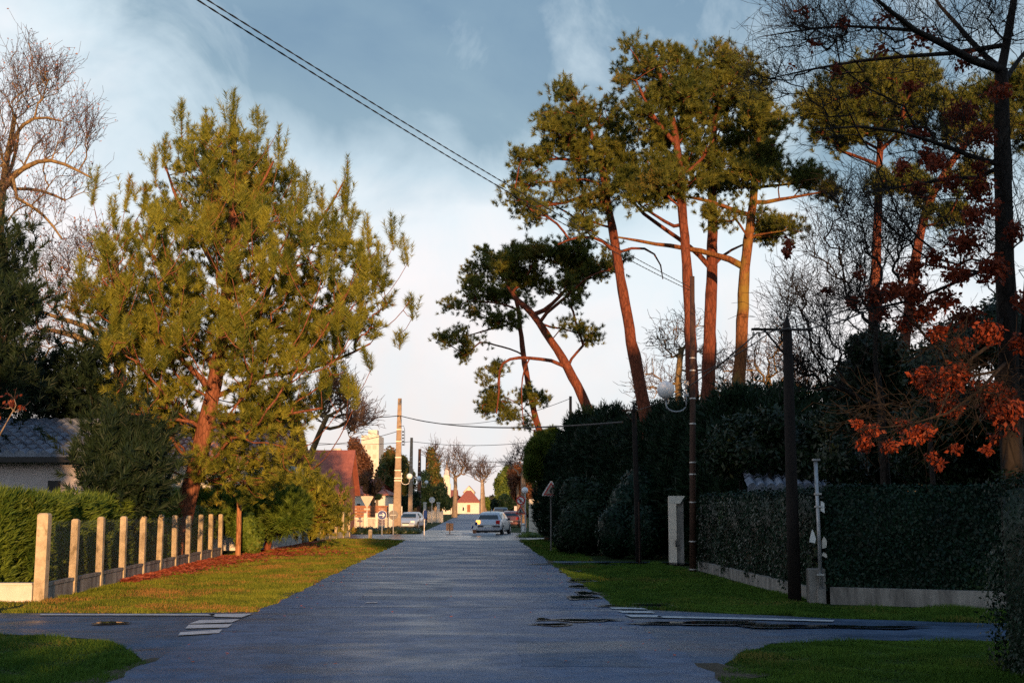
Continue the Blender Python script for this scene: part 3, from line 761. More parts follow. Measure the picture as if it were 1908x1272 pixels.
for sgn in (1, -1):
    for i in range(k):
        s0 = i*sp - hw
        t0, t1 = max(0, s0), min(ln, s0+hw)
        if t1 <= t0: continue
        z0 = 0.34 + (t0-s0); z1 = 0.34 + (t1-s0)
        if sgn < 0: z0, z1 = 0.34+hw-(t0-s0), 0.34+hw-(t1-s0)
        a = fA+fdir*t0+side; b = fA+fdir*t1+side
        q.add([(a.x,a.y,z0),(b.x,b.y,z1),(b.x,b.y,z1+.007),(a.x,a.y,z0+.007)], [(0,1,2,3)])
part('wire_mesh', q, M['metal_grey'], fence)
q = MB(); q.box(-16, -8.815, 23.9, 24.08, 0, 0.31); q.box(-16, -8.815, 23.87, 24.11, 0.312, 0.345)
solo('garden_wall', q, M['render_white'], 'low cream rendered wall under the green hedge at the fence corner', 'wall')

def hedge(name, label, boxes, n, size, mat, aspect=0.45, cat='hedge', seed=4, bulge=0.10, droop=None, tilt=0.6, bumpy=0.12, kind=None, mode='leaf', group=None):
    """boxes: (a, b, width, z0, z1); leaves cover the faces, a dense body fills the inside"""
    rng = np.random.default_rng(seed); Ps = []; Ns = []; vf = []
    areas = [((Vector(b)-Vector(a)).length*2*(z1-z0) + (Vector(b)-Vector(a)).length*w) for a, b, w, z0, z1 in boxes]; tot = sum(areas)
    for (a, b, w, z0, z1), ar in zip(boxes, areas):
        a = np.array([a[0],a[1],0.0]); b = np.array([b[0],b[1],0.0]); L = np.linalg.norm(b-a); d = (b-a)/L; nn = np.array([-d[1], d[0], 0])
        m = int(n*ar/tot); face = rng.choice(5, m, p=np.array([L*(z1-z0), L*(z1-z0), L*w, w*(z1-z0), w*(z1-z0)])/(2*L*(z1-z0)+L*w+2*w*(z1-z0)))
        u = rng.random(m)*L; v = rng.random(m)*(z1-z0); s = (rng.random(m)-.5)*w
        wob = lambda u, v: bumpy*(np.sin(u*2.1+1.3*np.sin(v*2.7))*0.5 + np.sin(u*5.3+v*4.1)*0.3 + rng.normal(size=len(u))*0.35)
        o = wob(u, v)
        cs = np.where(face==0, w/2+o, np.where(face==1, -w/2-o, s)); cu = np.where(face==3, -o*0.7, np.where(face==4, L+o*0.7, u)); cz = np.where(face==2, (z1-z0)+o*0.7, v)
        P = a + d*cu[:,None] + nn*cs[:,None] + np.array([0,0,1.0])*(z0+cz)[:,None]
        Nn = np.where((face==0)[:,None], nn, np.where((face==1)[:,None], -nn, np.where((face==2)[:,None], [0,0,1.0], np.where((face==3)[:,None], -d, d))))
        Ps.append(P); Ns.append(Nn)
        # body
        t = 0.10; nu = max(4, int(L/0.4)); nvv = 6; V = []; Fq = []
        prof = [(-w/2+t, z0), (-w/2+t, z0+(z1-z0)*.5), (-w/2+t, z1-t), (0, z1-t*.8), (w/2-t, z1-t), (w/2-t, z0+(z1-z0)*.5), (w/2-t, z0)]
        k = len(prof)
        for i in range(nu+1):
            for (ss, zz) in prof:
                V.append(a + d*(t + (L-2*t)*i/nu) + nn*(ss + rng.normal()*0.03) + np.array([0,0,zz + (rng.normal()*0.03 if zz > z0+.1 else 0)]))
        for i in range(nu):
            for j in range(k-1): Fq.append((i*k+j, i*k+j+1, (i+1)*k+j+1, (i+1)*k+j))
        Fe = [tuple(range(k)), tuple(range(nu*k, nu*k+k))]
        vf.append((np.array(V), np.array(Fq))); vf.append((np.array(V), np.array([Fe[0], Fe[1]])))
    P = np.concatenate(Ps); Nn = np.concatenate(Ns); kk = P[:,2] > 0.02; P, Nn = P[kk], Nn[kk]
    if mode == 'leaf': vf.append((leaf_verts(P, Nn, size, aspect, tilt, rng, droop), quads(len(P))))
    else:
        # flat feathery sprays that fan upward and outward
        m = len(P); D = unit(Nn*0.7 + np.array([0.35,0,0.75]) + rdir(m, rng)*0.45)
        S = np.repeat(P - Nn*0.04, 5, 0); D5 = np.repeat(D, 5, 0); qd = unit(D5 + rdir(len(S), rng)*0.5)
        sd2 = unit(np.cross(qd, rdir(len(S), rng)))*size*0.09
        V = np.stack([S-sd2, S+sd2, S+qd*size*(0.6+0.7*rng.random((len(S),1)))], 1).reshape(-1,3); vf.append((V, np.arange(len(V)).reshape(-1,3)))
    return solo(name, join_np(name, *vf), mat, label, cat, group, kind)
hedge('thuja_hedge', 'bushy bright green clipped conifer hedge behind the cream wall and concrete fence posts',
      [((-16,24.85),(-9.55,24.85),1.1,0.0,1.9), ((-9.75,25.2),(-10.6,36.5),0.85,0.0,1.85)], 30000, 0.17, M['thuja'], mode='spray', seed=31, bumpy=0.2)
hedge('privet_hedge', 'leafy hedge beyond the pine trunk, growing through the far end of the concrete fence', [((-11.0,39.2),(-11.5,47.3),0.9,0,1.7)], 12000, 0.10, M['thuja'], seed=33, bumpy=0.22)
bush('shrub', 'small bright green shrub behind the brown wooden post', [pb(462,985,18,30,48), pb(478,990,16,28,49), pb(470,1012,18,20,48), pb(447,1000,10,26,48)], 7000, 0.12, M['thuja'], 'shrub', core=0.75)
s_ = MB(); a = gp(443,1038); s_.tube([a, a+Vector((0.01,0,1.0)), a+Vector((0.0,0,1.95))], [.10,.085,.085], 10)
solo('wooden_post', s_, M['tree_stake'], 'short reddish brown wooden post under the lowest pine boughs', 'post')

# left house with barrel tiles
def barrel_roof(name, x0, x1, y0, z0, y1, z1, mat, parent, pitch=0.24, row=0.38):
    """rows of half-round tiles from the eave (y0,z0) up to the ridge (y1,z1)"""
    L = math.hypot(y1-y0, z1-z0); rows = max(2, int(L/row)); cols = int((x1-x0)/pitch); sub = 6
    ey, ez = (y1-y0)/L, (z1-z0)/L; ny, nz_ = -ez, ey
    V = []; Fq = []; nx = cols*sub+1
    for r in range(rows):
        for e in (0, 1):
            s = (r+e)*L/rows - (0.0 if e else 0.03); lift = 0.05*(1-e)
            for i in range(nx):
                ph = (i % sub)/sub; hgt = abs(math.sin(math.pi*(i/sub)))*0.11 + lift*1.4 + 0.006*math.sin(i*12.9+r*4.1)
                V.append((x0+(x1-x0)*i/(nx-1) + 0.01*math.sin(r*2.7), y0+ey*s+ny*hgt, z0+ez*s+nz_*hgt))
    for r in range(rows):
        for i in range(nx-1):
            a = (2*r)*nx+i; Fq.append((a, a+1, a+1+nx, a+nx))
        if r < rows-1:
            for i in range(nx-1):
                a = (2*r+1)*nx+i; Fq.append((a, a+1, a+1+nx, a+nx))
        else: pass
    # closed eave front
    b = len(V); V += [(x0+(x1-x0)*i/(nx-1), y0-0.0, z0-0.09) for i in range(nx)]
    for i in range(nx-1): Fq.append((b+i, b+i+1, i+1, i))
    me = bpy.data.meshes.new(name); me.from_pydata(V, [], Fq); me.update()
    return part(name, me, mat, parent)
h = thing('house', 'low house with blue-grey barrel tiled roof and greyish wall behind the left hedge', 'house', (-15, 36, 0))
q = MB(); q.box(-22, -12.05, 36, 43, 0, 3.1); q.add([(-12.05,36,3.1),(-12.05,43,3.1),(-12.05,39.8,4.3)], [(0,1,2)]); part('wall', q, M['render_pink'], h)
q = MB(); q.box(-22.3,-11.75,35.5,35.62,2.97,3.12); part('gutter', q, M['plastic'], h)
barrel_roof('roof', -22.3, -11.75, 35.55, 3.14, 40.2, 4.42, M['tile_grey'], h, .34, .5)
barrel_roof('roof', -22.3, -11.75, 44.9, 3.14, 40.2, 4.42, M['tile_grey'], h, .34, .5)
q = MB(); v = at(100,903,35.9); q.box(v.x-.15, v.x+.15, 35.85, 36.0, v.z-.15, v.z+.12); part('vent', q, M['plastic'], h)
h = thing('house', 'house with pale pinkish tiled roof half hidden behind the sunlit pine', 'house', (-15, 52, 0))
q = MB(); q.box(-19,-9.9,53,61,0,3.6); part('wall', q, M['render_white'], h)
barrel_roof('roof', -19.4, -9.5, 52.5, 3.62, 57, 5.9, M['tile_pink'], h)
barrel_roof('roof', -19.4, -9.5, 61.5, 3.62, 57, 5.9, M['tile_pink'], h)
for x in (-17,-13): 
    q = MB(); q.box(x,x+1.1,52.96,52.99,1,2.3); w_ = part('window', q, M['glass'], h)

# ------------------------------------------------------------------ the sunlit pine on the left
LP = 42.0
def pbs(lst, Y, spread=0.0, seed=0, rd=None):
    r = random.Random(seed); return [pb(a, b, c, d, Y, r.uniform(-spread, spread), rd) for (a, b, c, d) in lst]
blobs = pbs([(355,320,44,50),(430,330,55,75),(500,345,48,55),(300,400,56,50),(385,400,85,75),(500,420,85,75),(590,450,62,52),(225,460,38,42),(665,480,36,36),
             (205,545,62,58),(310,545,90,80),(440,560,95,75),(570,560,95,80),(680,545,52,52),(215,650,62,56),(330,670,95,70),(490,690,95,62),(600,650,72,52),(690,600,40,34),
             (250,765,72,58),(340,790,58,46),(470,790,72,52),(555,760,52,46),(265,860,55,46),(460,870,78,42),(545,850,46,42),(300,905,38,26),(500,905,46,26),(160,560,30,40),(250,900,34,36),(240,830,40,50),(420,905,40,24),(400,860,60,40),(200,600,46,50),(640,590,50,50)], LP, 2.6, 5)
blobs += pbs([(400,460,110,90),(330,600,110,90),(500,610,110,90),(300,740,70,60),(500,760,80,50),(420,330,80,90)], LP, 0, 6, rd=3.4)
cands = [(338,185,75,.13),(383,205,60,.12),(437,168,80,.24),(480,200,70,.14),(520,236,75,.14),(290,275,70,.12),(184,312,70,.12),(243,328,60,.12),(572,322,65,.13),(648,292,95,.15),
         (684,400,55,.12),(728,398,65,.13),(750,436,60,.14),(766,548,45,.12),(500,262,80,.14),(410,240,80,.16),(460,250,80,.14),(310,250,60,.14),(350,230,90,.18),(545,300,60,.13),(620,370,70,.14),(600,350,50,.12),(270,345,60,.13),(215,365,60,.12),(705,450,60,.14),(660,380,60,.13),
         (745,615,35,.1),(640,350,50,.12),(150,470,50,.12),(560,345,60,.15),(380,260,70,.2),(430,215,60,.12)]
rr_ = random.Random(9)
cl = [(at(x, y, LP+rr_.uniform(-1.6,1.6)), l*mpp(LP)*1.15, w*1.55) for x, y, l, w in cands]
# more upright tips over the whole upper crown
for _ in range(150):
    x = rr_.uniform(190,690); y = 300+abs(x-430)*0.5+rr_.uniform(0,300); cl.append((at(x, y, LP+rr_.uniform(-4.2,-1.0)), rr_.uniform(.6,1.1), .15))
tpts = [at(x, y, LP) for x, y in ((322,1043),(345,950),(368,860),(393,750),(412,650),(424,540),(431,430),(436,330),(437,215))]
limbs = [([at(a[0],a[1],LP+dy*k/3) for k, a in enumerate(l)], r, .03) for l, dy, r in (
    (((405,700),(460,640),(500,560),(520,470)), -1.5, .10), (((412,650),(480,630),(560,600),(640,560),(700,500)), 1.0, .10), (((400,730),(330,660),(250,600),(190,520)), -1.0, .10),
    (((395,745),(470,700),(590,690),(690,640)), -1.2, .09), (((380,800),(430,785),(520,775),(600,760)), -2.0, .07), (((424,540),(380,460),(330,380),(305,300)), 1.0, .09),
    (((431,430),(480,360),(510,300)), -.6, .07), (((424,540),(500,500),(590,430),(640,340)), .5, .08), (((405,700),(350,600),(300,500),(250,420)), 2.0, .09), (((385,790),(320,780),(240,770)), -2.2, .06))]
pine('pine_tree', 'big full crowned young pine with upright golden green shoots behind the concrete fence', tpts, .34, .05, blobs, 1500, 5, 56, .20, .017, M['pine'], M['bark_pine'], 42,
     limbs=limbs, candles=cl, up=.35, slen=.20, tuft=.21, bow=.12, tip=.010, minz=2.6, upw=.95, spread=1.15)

# small gnarled pine further on and its neighbours
t = pine('pine_tree', 'small crooked pine with low twisting stems between white gate pillars', [at(x,y,52) for x,y in ((497,1027),(505,990),(512,965),(530,945))], .15, .06,
     pbs([(520,925,42,26),(560,930,35,26),(600,945,32,28),(615,962,22,20),(585,975,24,14),(560,912,34,18)], 52, 1.0, 3), 150, 7, 34, .20, .03, M['pine'], M['bark_pine_red'], 51,
     limbs=[([at(508,985,52), at(540,975,51.5), at(570,968,51)], .06, .03), ([at(505,990,52), at(500,960,52.5), at(505,935,53)], .08, .03)], up=.1, slen=.3)
g_ = thing('gate_pillar', 'rough ivy stained white pillar just before the crooked pine', 'pillar', tuple(gp(487,1024)))
v = gp(487,1024); q = MB(); q.bbox(v.x-.16,v.x+.16,v.y-.16,v.y+.16,0,1.75,.04); part('shaft', q, M['render_dirty'], g_)
q = MB(); q.bbox(v.x-.2,v.x+.2,v.y-.2,v.y+.2,1.752,1.84,.02); part('cap', q, M['render_white'], g_)
v = gp(520,1018); g_ = thing('gate_pillar', 'bright white pillar panel lit under the crooked pine', 'pillar', tuple(v))
q = MB(); q.bbox(v.x-.22,v.x+.22,v.y-.12,v.y+.12,0,.95,.03); part('shaft', q, M['render_white'], g_)
q = MB(); q.bbox(v.x-.26,v.x+.26,v.y-.16,v.y+.16,.952,1.02,.02); part('cap', q, M['render_white'], g_)
fa = gp(535,1013); fb = gp(650,1000)
f2 = thing('post_fence', 'pale concrete post fence further up the left verge beside the junction', 'fence', tuple(fa))
for i in range(9):
    p = fa.lerp(fb, i/8); q = MB(); q.bbox(p.x-.075,p.x+.075,p.y-.075,p.y+.075,0,1.5 if i > 2 else 1.0,.02); part('post', q, M['post'], f2)
    if i < 8:
        b = fa.lerp(fb, (i+1)/8); d = (b-p).normalized(); q = MB(); q.obox(p+d*.08, b-d*.08, .07, 0, .36); part('plinth_panel', q, M['post'], f2)
q = MB(); q.obox(fa.lerp(fb,.4), fb, .05, 1.30, 1.36, 0.11); part('rail', q, M['post'], f2)
v = gp(645,1001); hedge('clipped_hedge', 'narrow brown-green hedge ending at the junction corner', [((v.x-2.2, v.y+1.0),(v.x-.1, v.y+1.6),1.0,0,1.95),((v.x-2.6,v.y+1.2),(v.x-3.2,v.y-12),.8,0,1.5)], 9000, .14, M['greenfar'], seed=61)
bush('shrub', 'dark round shrub filling the garden behind the far post fence', [pb(560,955,30,35,72),pb(600,960,30,30,74),pb(530,960,30,35,66)], 7000, .2, M['cypress'], 'shrub')
# pollarded stump
st = thing('pollard_tree', 'dark lopped tree stump with two stubby arms before the red roof', 'tree', tuple(gp(583,1010)))
T_ = Tree([gp(583,1010), at(583,950,64.4), at(582,915,64.4), at(583,897,64.4)], .22, .14, 5); T_.add_line([at(583,912,64.4), at(592,900,64.4), at(601,891,64.2)], .13, .10)
part('trunk', T_.wood('trunk'), M['bark_dark'], st)

# ------------------------------------------------------------------ left edge: plane trees and dark conifers
tp = [at(x,y,50) for x,y in ((-14,1028),(-8,700),(-3,480),(3,350),(16,280),(28,213))]
lim = [([at(a,b,50+dz) for a,b in l], r, .035) for l, r, dz in ((((3,350),(60,291),(100,290),(135,315),(172,332)), 0.116, -1), (((16,280),(36,225),(58,208),(82,212),(115,226)), 0.082, -.5),
       (((3,352),(60,349),(100,360),(122,373)), 0.082, 1), (((5,358),(60,380),(92,402),(116,446)), 0.068, -2), (((3,350),(30,300),(36,240)), 0.095, .6), (((3,350),(-40,300),(-60,230)), 0.102, 0))]
bare_tree('plane_tree', 'tall bare tree with sunlit yellowish limbs at the left edge of the street', tp, .34, .08,
          pbs([(40,140,50,70),(95,160,50,70),(140,230,45,60),(90,280,60,60),(130,330,55,45),(60,400,70,45),(-20,200,60,120),(60,200,50,90),(165,260,25,50),(20,330,40,80)], 50, 2, 3), 230, M['bark_plane'], 7, lim,
          up=.9, tip=.0085, leaves=2200, leafmat=M['pinkbud'], lsize=.08, tw_len=1.1, twigs=3, wig=.10, rmax=.07, tw_up=1.1, minz=12)
tp = [at(x,y,54) for x,y in ((222,1022),(222,800),(223,700),(222,620),(216,540),(214,480))]
lim = [([at(a,b,54+dz) for a,b in l], r, .05) for l, r, dz in ((((222,670),(195,650),(165,630),(120,618),(70,612)), .22, -1), (((222,640),(190,625),(150,600),(100,592),(60,575)), .16, 1), (((222,690),(250,640),(290,600)), .13, 0))]
bare_tree('plane_tree', 'bare yellow barked tree with crooked horizontal limbs behind the big pine', tp, .40, .14,
          pbs([(60,560,60,45),(100,640,70,40),(60,690,60,40),(120,500,60,60),(180,470,50,50),(140,560,50,40),(30,640,50,60),(260,560,60,70)], 54, 2, 4), 220, M['bark_plane'], 17, lim, up=.1, tip=.009, leaves=1500, leafmat=M['pinkbud'], lsize=.11,
          tw_len=1.0, twigs=3, wig=.16, rmax=.08, minz=5)
def conifer(name, label, foot, lst, Y, n, seed, mat=None, sp=1.2, group=None, needles=(34,.24,.03)):
    bl = pbs(lst, Y, sp, seed); f = gp(*foot) if not isinstance(foot, Vector) else foot
    top = max(bl, key=lambda b: b[0][2])[0]
    return pine(name, label, [Vector((f.x, Y, 0)), Vector(((f.x+top[0])/2, Y, top[2]*.5)), Vector((top[0], Y, top[2]))], .2, .04, bl, n, 7, needles[0], needles[1], needles[2], mat or M['pine_dark'], M['bark_dark'], seed, group, up=-.1, slen=.35, cat='conifer tree')
conifer('conifer_tree', 'dark shaded conifer with drooping spiky boughs at the left edge', Vector((-15.6,36,0)), [(2,460,22,32),(12,520,30,34),(0,580,46,42),(40,575,30,26),(-30,540,50,60),(-40,640,60,50),(10,690,40,36),(-20,740,60,50)], 36, 190, 71)
conifer('conifer_tree', 'broad dark conifer leaning over the tiled roof', Vector((-13.0,41,0)), [(150,690,42,46),(120,740,60,42),(175,770,46,56),(60,720,50,34),(190,850,40,56),(205,800,34,50),(30,745,50,26),(85,770,40,20)], 41, 230, 72)
conifer('conifer_tree', 'short dark drooping conifer against the left house wall', Vector((-10.4,33.6,0)), [(195,885,18,26),(205,850,16,26),(225,880,24,34),(240,910,26,30),(215,820,16,24),(250,860,20,34),(235,840,20,24),(205,915,18,16),(255,900,18,28)], 33.6, 190, 73)
bush('shrub', 'dark garden shrubs behind the far end of the concrete fence', [pb(px_, 960-6*(k_%2), 36, 40, 49+k_%3) for k_, px_ in enumerate(range(270,560,30))], 22000, .2, M['thuja'], 'shrub', core=.8, needles=(3,.24,.035))
# a few red sprays poke in at the left edge
bare_tree('sapling', 'thin twig with red leaves poking in at the left edge above the roof', [Vector((-10.3,24.9,0)), at(-30,880,24.9), at(-20,800,24.9), at(30,755,24.9)], .03, .008, [pb(20,760,34,20,24.9), pb(-10,780,30,25,24.9)], 14, M['bark_grey'], 77, leaves=70, leafmat=M['redleaf'], lsize=.10, tip=.004, twigs=1, tw_len=.2, rmax=.01)
# ================================================================== RIGHT SIDE
RP = 50.0
grp = None
def tall(label, trunk, r0, r1, lst, n, seed, Y, limbs=(), bm='bark_pine_red', mat='pine_high', sp=1.3, up=-.05, **kw):
    foot = at(trunk[0][0], trunk[0][1], Y); foot.z = 0
    tp = [foot] + [at(x, y, Y) for x, y in trunk]
    pf = random.Random(seed); sub = []
    for (bx, by, brx, bry) in lst:
        k_ = 3 if brx*bry < 700 else 6
        for _q in range(k_):
            a_ = pf.uniform(0, 6.28); d_ = pf.uniform(.25,.75); sc2 = pf.uniform(.36,.5)
            sub.append((bx+brx*d_*math.cos(a_), by+bry*d_*math.sin(a_), max(9, brx*(sc2+.02)), max(7, bry*(sc2+.0))))
    lst = sub
    lm = [([at(p[0], p[1], Y + (k*dz/max(1,len(l)-1))) for k, p in enumerate(l)], r, r2) for l, r, r2, dz in limbs]
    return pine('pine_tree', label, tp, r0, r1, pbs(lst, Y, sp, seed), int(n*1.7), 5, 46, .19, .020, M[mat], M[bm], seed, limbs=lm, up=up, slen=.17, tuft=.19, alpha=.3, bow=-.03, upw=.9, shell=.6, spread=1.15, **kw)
tall('tall umbrella pine with a straight reddish trunk leaning left, leftmost of the high group', [(1207,790),(1190,710),(1170,600),(1147,460),(1128,350),(1118,290),(1090,220)], .33, .07,
     [(1050,180,34,24),(1030,225,32,30),(1085,215,42,36),(1140,250,50,38),(1055,270,62,40),(990,290,38,32),(1110,300,62,42),(1165,280,34,40),(975,345,34,28),(1000,390,44,26),(960,385,30,24),(1060,340,40,30),(1150,345,42,34),(1105,390,36,22),(1075,420,40,18),(1130,200,22,16)],
     330, 101, 50, limbs=[([(1145,460),(1090,430),(1040,455)], .07, .03, -1), ([(1150,470),(1200,450),(1240,470),(1235,520)], .06, .02, 1), ([(1128,350),(1060,380),(1000,385)], .09, .03, -1), ([(1122,310),(1050,290),(990,300)], .08, .03, .5)])
tall('tallest pine of the high group, its slender trunk just left of the dark utility pole', [(1292,800),(1288,650),(1282,520),(1272,400),(1262,270),(1250,200),(1225,130)], .30, .08,
     [(1180,98,30,18),(1215,110,42,26),(1270,118,40,28),(1185,140,36,26),(1240,160,58,38),(1290,160,34,36),(1205,195,48,34),(1265,215,56,38),(1215,250,50,36),(1290,265,36,36),(1240,310,62,34),(1195,330,50,34),(1255,350,70,26),(1210,370,44,20)],
     370, 102, 47.5, limbs=[([(1275,430),(1230,410),(1190,380)], .08, .03, 1), ([(1262,270),(1220,230),(1185,150)], .1, .03, -1), ([(1268,330),(1310,300),(1330,260)], .08, .03, 0)])
tall('tall pine with a thick straight trunk just right of the dark utility pole', [(1318,800),(1322,650),(1326,520),(1328,400),(1326,290),(1335,200),(1350,140)], .36, .08,
     [(1340,108,36,22),(1385,108,30,22),(1325,150,36,34),(1375,150,44,34),(1330,205,44,38),(1385,205,44,38),(1345,255,50,34),(1400,250,32,34),(1320,300,38,28),(1370,300,46,26),(1340,345,60,24)],
     300, 103, 51, limbs=[([(1322,495),(1285,455),(1240,430),(1180,385),(1165,360)], .11, .04, -.5), ([(1325,505),(1345,470),(1400,450)], .07, .03, .5)])
tall('pine with a crooked lichen covered trunk and long side boughs, rightmost of the high group', [(1372,800),(1378,690),(1384,600),(1386,500),(1398,420),(1406,350),(1410,280),(1425,210)], .34, .08,
     [(1420,150,20,26),(1415,205,34,44),(1440,250,24,44),(1430,300,38,34),(1395,325,44,30),(1500,330,48,22),(1540,345,34,20),(1465,330,26,18),(1448,425,46,24),(1425,405,26,18),(1490,432,20,16),(1345,410,36,12),(1320,385,30,14),(1545,362,30,12)],
     260, 104, 48.5, bm='bark_lichen', limbs=[([(1385,492),(1340,475),(1285,462),(1200,452),(1140,440)], .13, .03, 1.5), ([(1398,405),(1360,385),(1300,368),(1240,360)], .10, .03, 1), ([(1402,382),(1460,370),(1530,358)], .09, .03, -1), ([(1400,350),(1450,345),(1500,340)], .07, .03, .6), ([(1395,440),(1430,435),(1460,430)], .05, .02, -1)])
tall('lower leaning pine with a strongly curved trunk, second from the far end of the hedge', [(1120,820),(1095,760),(1062,690),(1030,640),(1008,605),(992,580),(965,560)], .34, .14,
     [(960,478,62,22),(1020,480,40,26),(1070,480,44,30),(1110,500,46,26),(1060,520,46,28),(1000,525,48,26),(940,510,34,26),(1085,622,34,18),(1105,635,18,12),(1060,610,26,12),(1150,490,24,24),(1120,465,30,20),(1090,545,26,16),(1070,560,18,12)],
     360, 105, 64, sp=1.0, limbs=[([(1062,690),(1035,668),(985,667),(930,664),(928,690),(932,735),(925,770)], .10, .03, -.5), ([(998,590),(1040,560),(1070,520)], .12, .05, .5), ([(1000,598),(1030,575),(1065,545),(1090,520)], .10, .04, -1),
             ([(985,667),(968,690),(972,730),(975,790)], .04, .02, -.3), ([(1008,608),(1050,610),(1095,628)], .06, .02, .5)])
tall('thin dark pine crossing behind the curved one at the far end of the hedge', [(1022,850),(1000,790),(985,720),(975,660),(968,600),(965,560),(950,530)], .25, .09,
     [(900,485,26,22),(890,520,36,24),(935,545,44,26),(870,565,34,20),(900,590,30,18),(845,575,20,14),(850,630,34,15),(885,635,34,18),(870,660,26,14),(920,610,28,18),(960,600,28,22),(980,560,30,22),(820,636,16,10),(930,500,36,26)],
     260, 106, 72, sp=1.2, limbs=[([(968,600),(920,610),(850,632)], .07, .02, .5), ([(965,575),(920,560),(870,562)], .07, .02, -.5)])
tall('ragged low pine sprays hanging beside the thin dark trunk', [(1022,850),(1004,800),(985,765),(960,745),(930,735)], .04, .02,
     [(905,705,18,14),(912,735,24,20),(900,765,20,13),(945,755,26,14),(985,745,20,14),(950,785,26,12),(985,790,20,10),(925,690,14,10),(1002,750,12,12)], 100, 107, 71, sp=.5)
tall('broad pine with a straight red trunk behind the bare twigs', [(1622,760),(1626,640),(1632,500),(1636,400),(1640,280),(1640,200)], .27, .08,
     [(1530,175,40,30),(1520,215,32,30),(1570,150,44,30),(1620,130,44,24),(1670,130,40,22),(1710,135,34,26),(1720,180,36,34),(1580,200,50,38),(1640,180,50,40),(1685,215,44,34),(1555,245,44,26),(1610,255,44,26),(1665,255,34,20),(1570,275,30,14)], 330, 108, 44)
tall('pine with a slanting dark trunk at the right, behind the red leaved oak', [(1672,780),(1690,600),(1710,450),(1730,370),(1780,290),(1830,230)], .26, .08,
     [(1780,195,36,30),(1830,180,44,30),(1880,180,40,40),(1790,240,44,30),(1850,235,50,36),(1905,230,40,50),(1760,255,26,22),(1930,180,50,60),(1700,350,50,30),(1760,400,44,26),(1650,350,30,20),(1800,330,50,30)], 300, 109, 42)

# tall dark hedge of overgrown cypress from the junction to the gate pillar
cyp = []
rr_ = random.Random(4)
def gl(t): return Vector((1.35,69,0)).lerp(Vector((5.6,42.3,0)), t)
for i in range(13):
    t = i/12; p = gl(t); x = p.x+1.2+rr_.uniform(-.15,.15); ztop = [4.3,5.0,5.9,6.2,5.6,5.9,5.1,5.3,5.6,5.2,5.0,5.1,4.9][i]
    cyp.append(((x, p.y, 1.9), (1.25, 1.6, 2.1))); cyp.append(((x+.3, p.y, ztop-1.5), (1.15, 1.4, 1.6)))
for i in range(9):
    t = i/8; p = gl(t); cyp.append(((p.x+3.2, p.y+1, 3.2), (2.0, 2.2, 2.5+rr_.uniform(-.3,.2))))
cyp.append(((7.2,41.5,2.6),(1.5,1.5,2.8)))
cyp.append(((9.2,40.5,2.8),(1.9,1.5,2.6)))
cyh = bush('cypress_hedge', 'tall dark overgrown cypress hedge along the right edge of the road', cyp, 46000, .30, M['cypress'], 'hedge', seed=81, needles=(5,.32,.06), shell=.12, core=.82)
# feathery tops
tops = [(c[0]+Vector((0,0,c[1][2]*0.9))) if False else (Vector(c[0])+Vector((rr_.uniform(-.8,.8),rr_.uniform(-.9,.9),c[1][2]*.92)), (.13,.13,rr_.uniform(.35,.75))) for c in cyp for _ in range(5)]
csh = bush('feathery_top', 'top', [(tuple(a), b) for a, b in tops], 6500, .2, M['cypress'], 'top', seed=82, needles=(5,.24,.05), core=0, shell=.6)
csh.location = csh.location - cyh.location; csh.parent = cyh; del csh['label']; del csh['category']
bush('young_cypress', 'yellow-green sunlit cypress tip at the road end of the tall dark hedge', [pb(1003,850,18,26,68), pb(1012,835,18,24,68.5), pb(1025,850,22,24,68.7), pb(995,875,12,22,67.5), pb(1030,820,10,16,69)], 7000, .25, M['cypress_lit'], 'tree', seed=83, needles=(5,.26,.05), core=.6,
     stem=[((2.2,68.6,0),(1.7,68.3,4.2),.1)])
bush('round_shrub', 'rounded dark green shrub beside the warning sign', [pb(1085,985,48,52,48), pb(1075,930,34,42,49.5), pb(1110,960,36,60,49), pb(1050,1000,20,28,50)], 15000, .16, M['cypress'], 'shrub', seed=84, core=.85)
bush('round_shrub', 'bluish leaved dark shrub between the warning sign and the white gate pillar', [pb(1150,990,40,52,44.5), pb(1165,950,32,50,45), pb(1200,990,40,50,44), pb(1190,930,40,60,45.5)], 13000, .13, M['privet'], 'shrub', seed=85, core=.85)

# low wall, privet hedge on the corner
cA = gp(1304,1062); cB = gp(1533,1124.5); cD = Vector((9.6, 21.6, 0)); dirA = (cB-cA).normalized()
cor = Vector((cB.x+.12, cB.y, 0))
q = MB(); q.obox(cA+dirA*.1, cB+dirA*(-.02), .14, 0, .26); q2 = MB()
solo('garden_wall', q, M['render_dirty'], 'stained low wall half buried under the receding privet hedge', 'wall')
q2.obox((cor.x+.03,cor.y-.02,0), cD, .16, 0, .30); solo('garden_wall', q2, M['render_dirty'], 'low whitish mildewed wall under the flat hedge face beside the side road', 'wall')
nA = Vector((-dirA.y, dirA.x, 0)); nA = nA if nA.x > 0 else -nA
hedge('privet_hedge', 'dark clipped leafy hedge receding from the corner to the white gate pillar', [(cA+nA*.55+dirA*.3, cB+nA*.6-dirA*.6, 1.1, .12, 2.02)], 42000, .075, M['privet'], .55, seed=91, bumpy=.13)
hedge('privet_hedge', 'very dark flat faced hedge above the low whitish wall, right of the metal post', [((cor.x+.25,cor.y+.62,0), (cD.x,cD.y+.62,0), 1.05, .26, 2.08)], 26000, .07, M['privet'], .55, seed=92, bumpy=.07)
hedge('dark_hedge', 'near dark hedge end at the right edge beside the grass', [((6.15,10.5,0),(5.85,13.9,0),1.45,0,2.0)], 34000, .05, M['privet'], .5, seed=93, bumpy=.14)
gpz = gp(1254,1048)
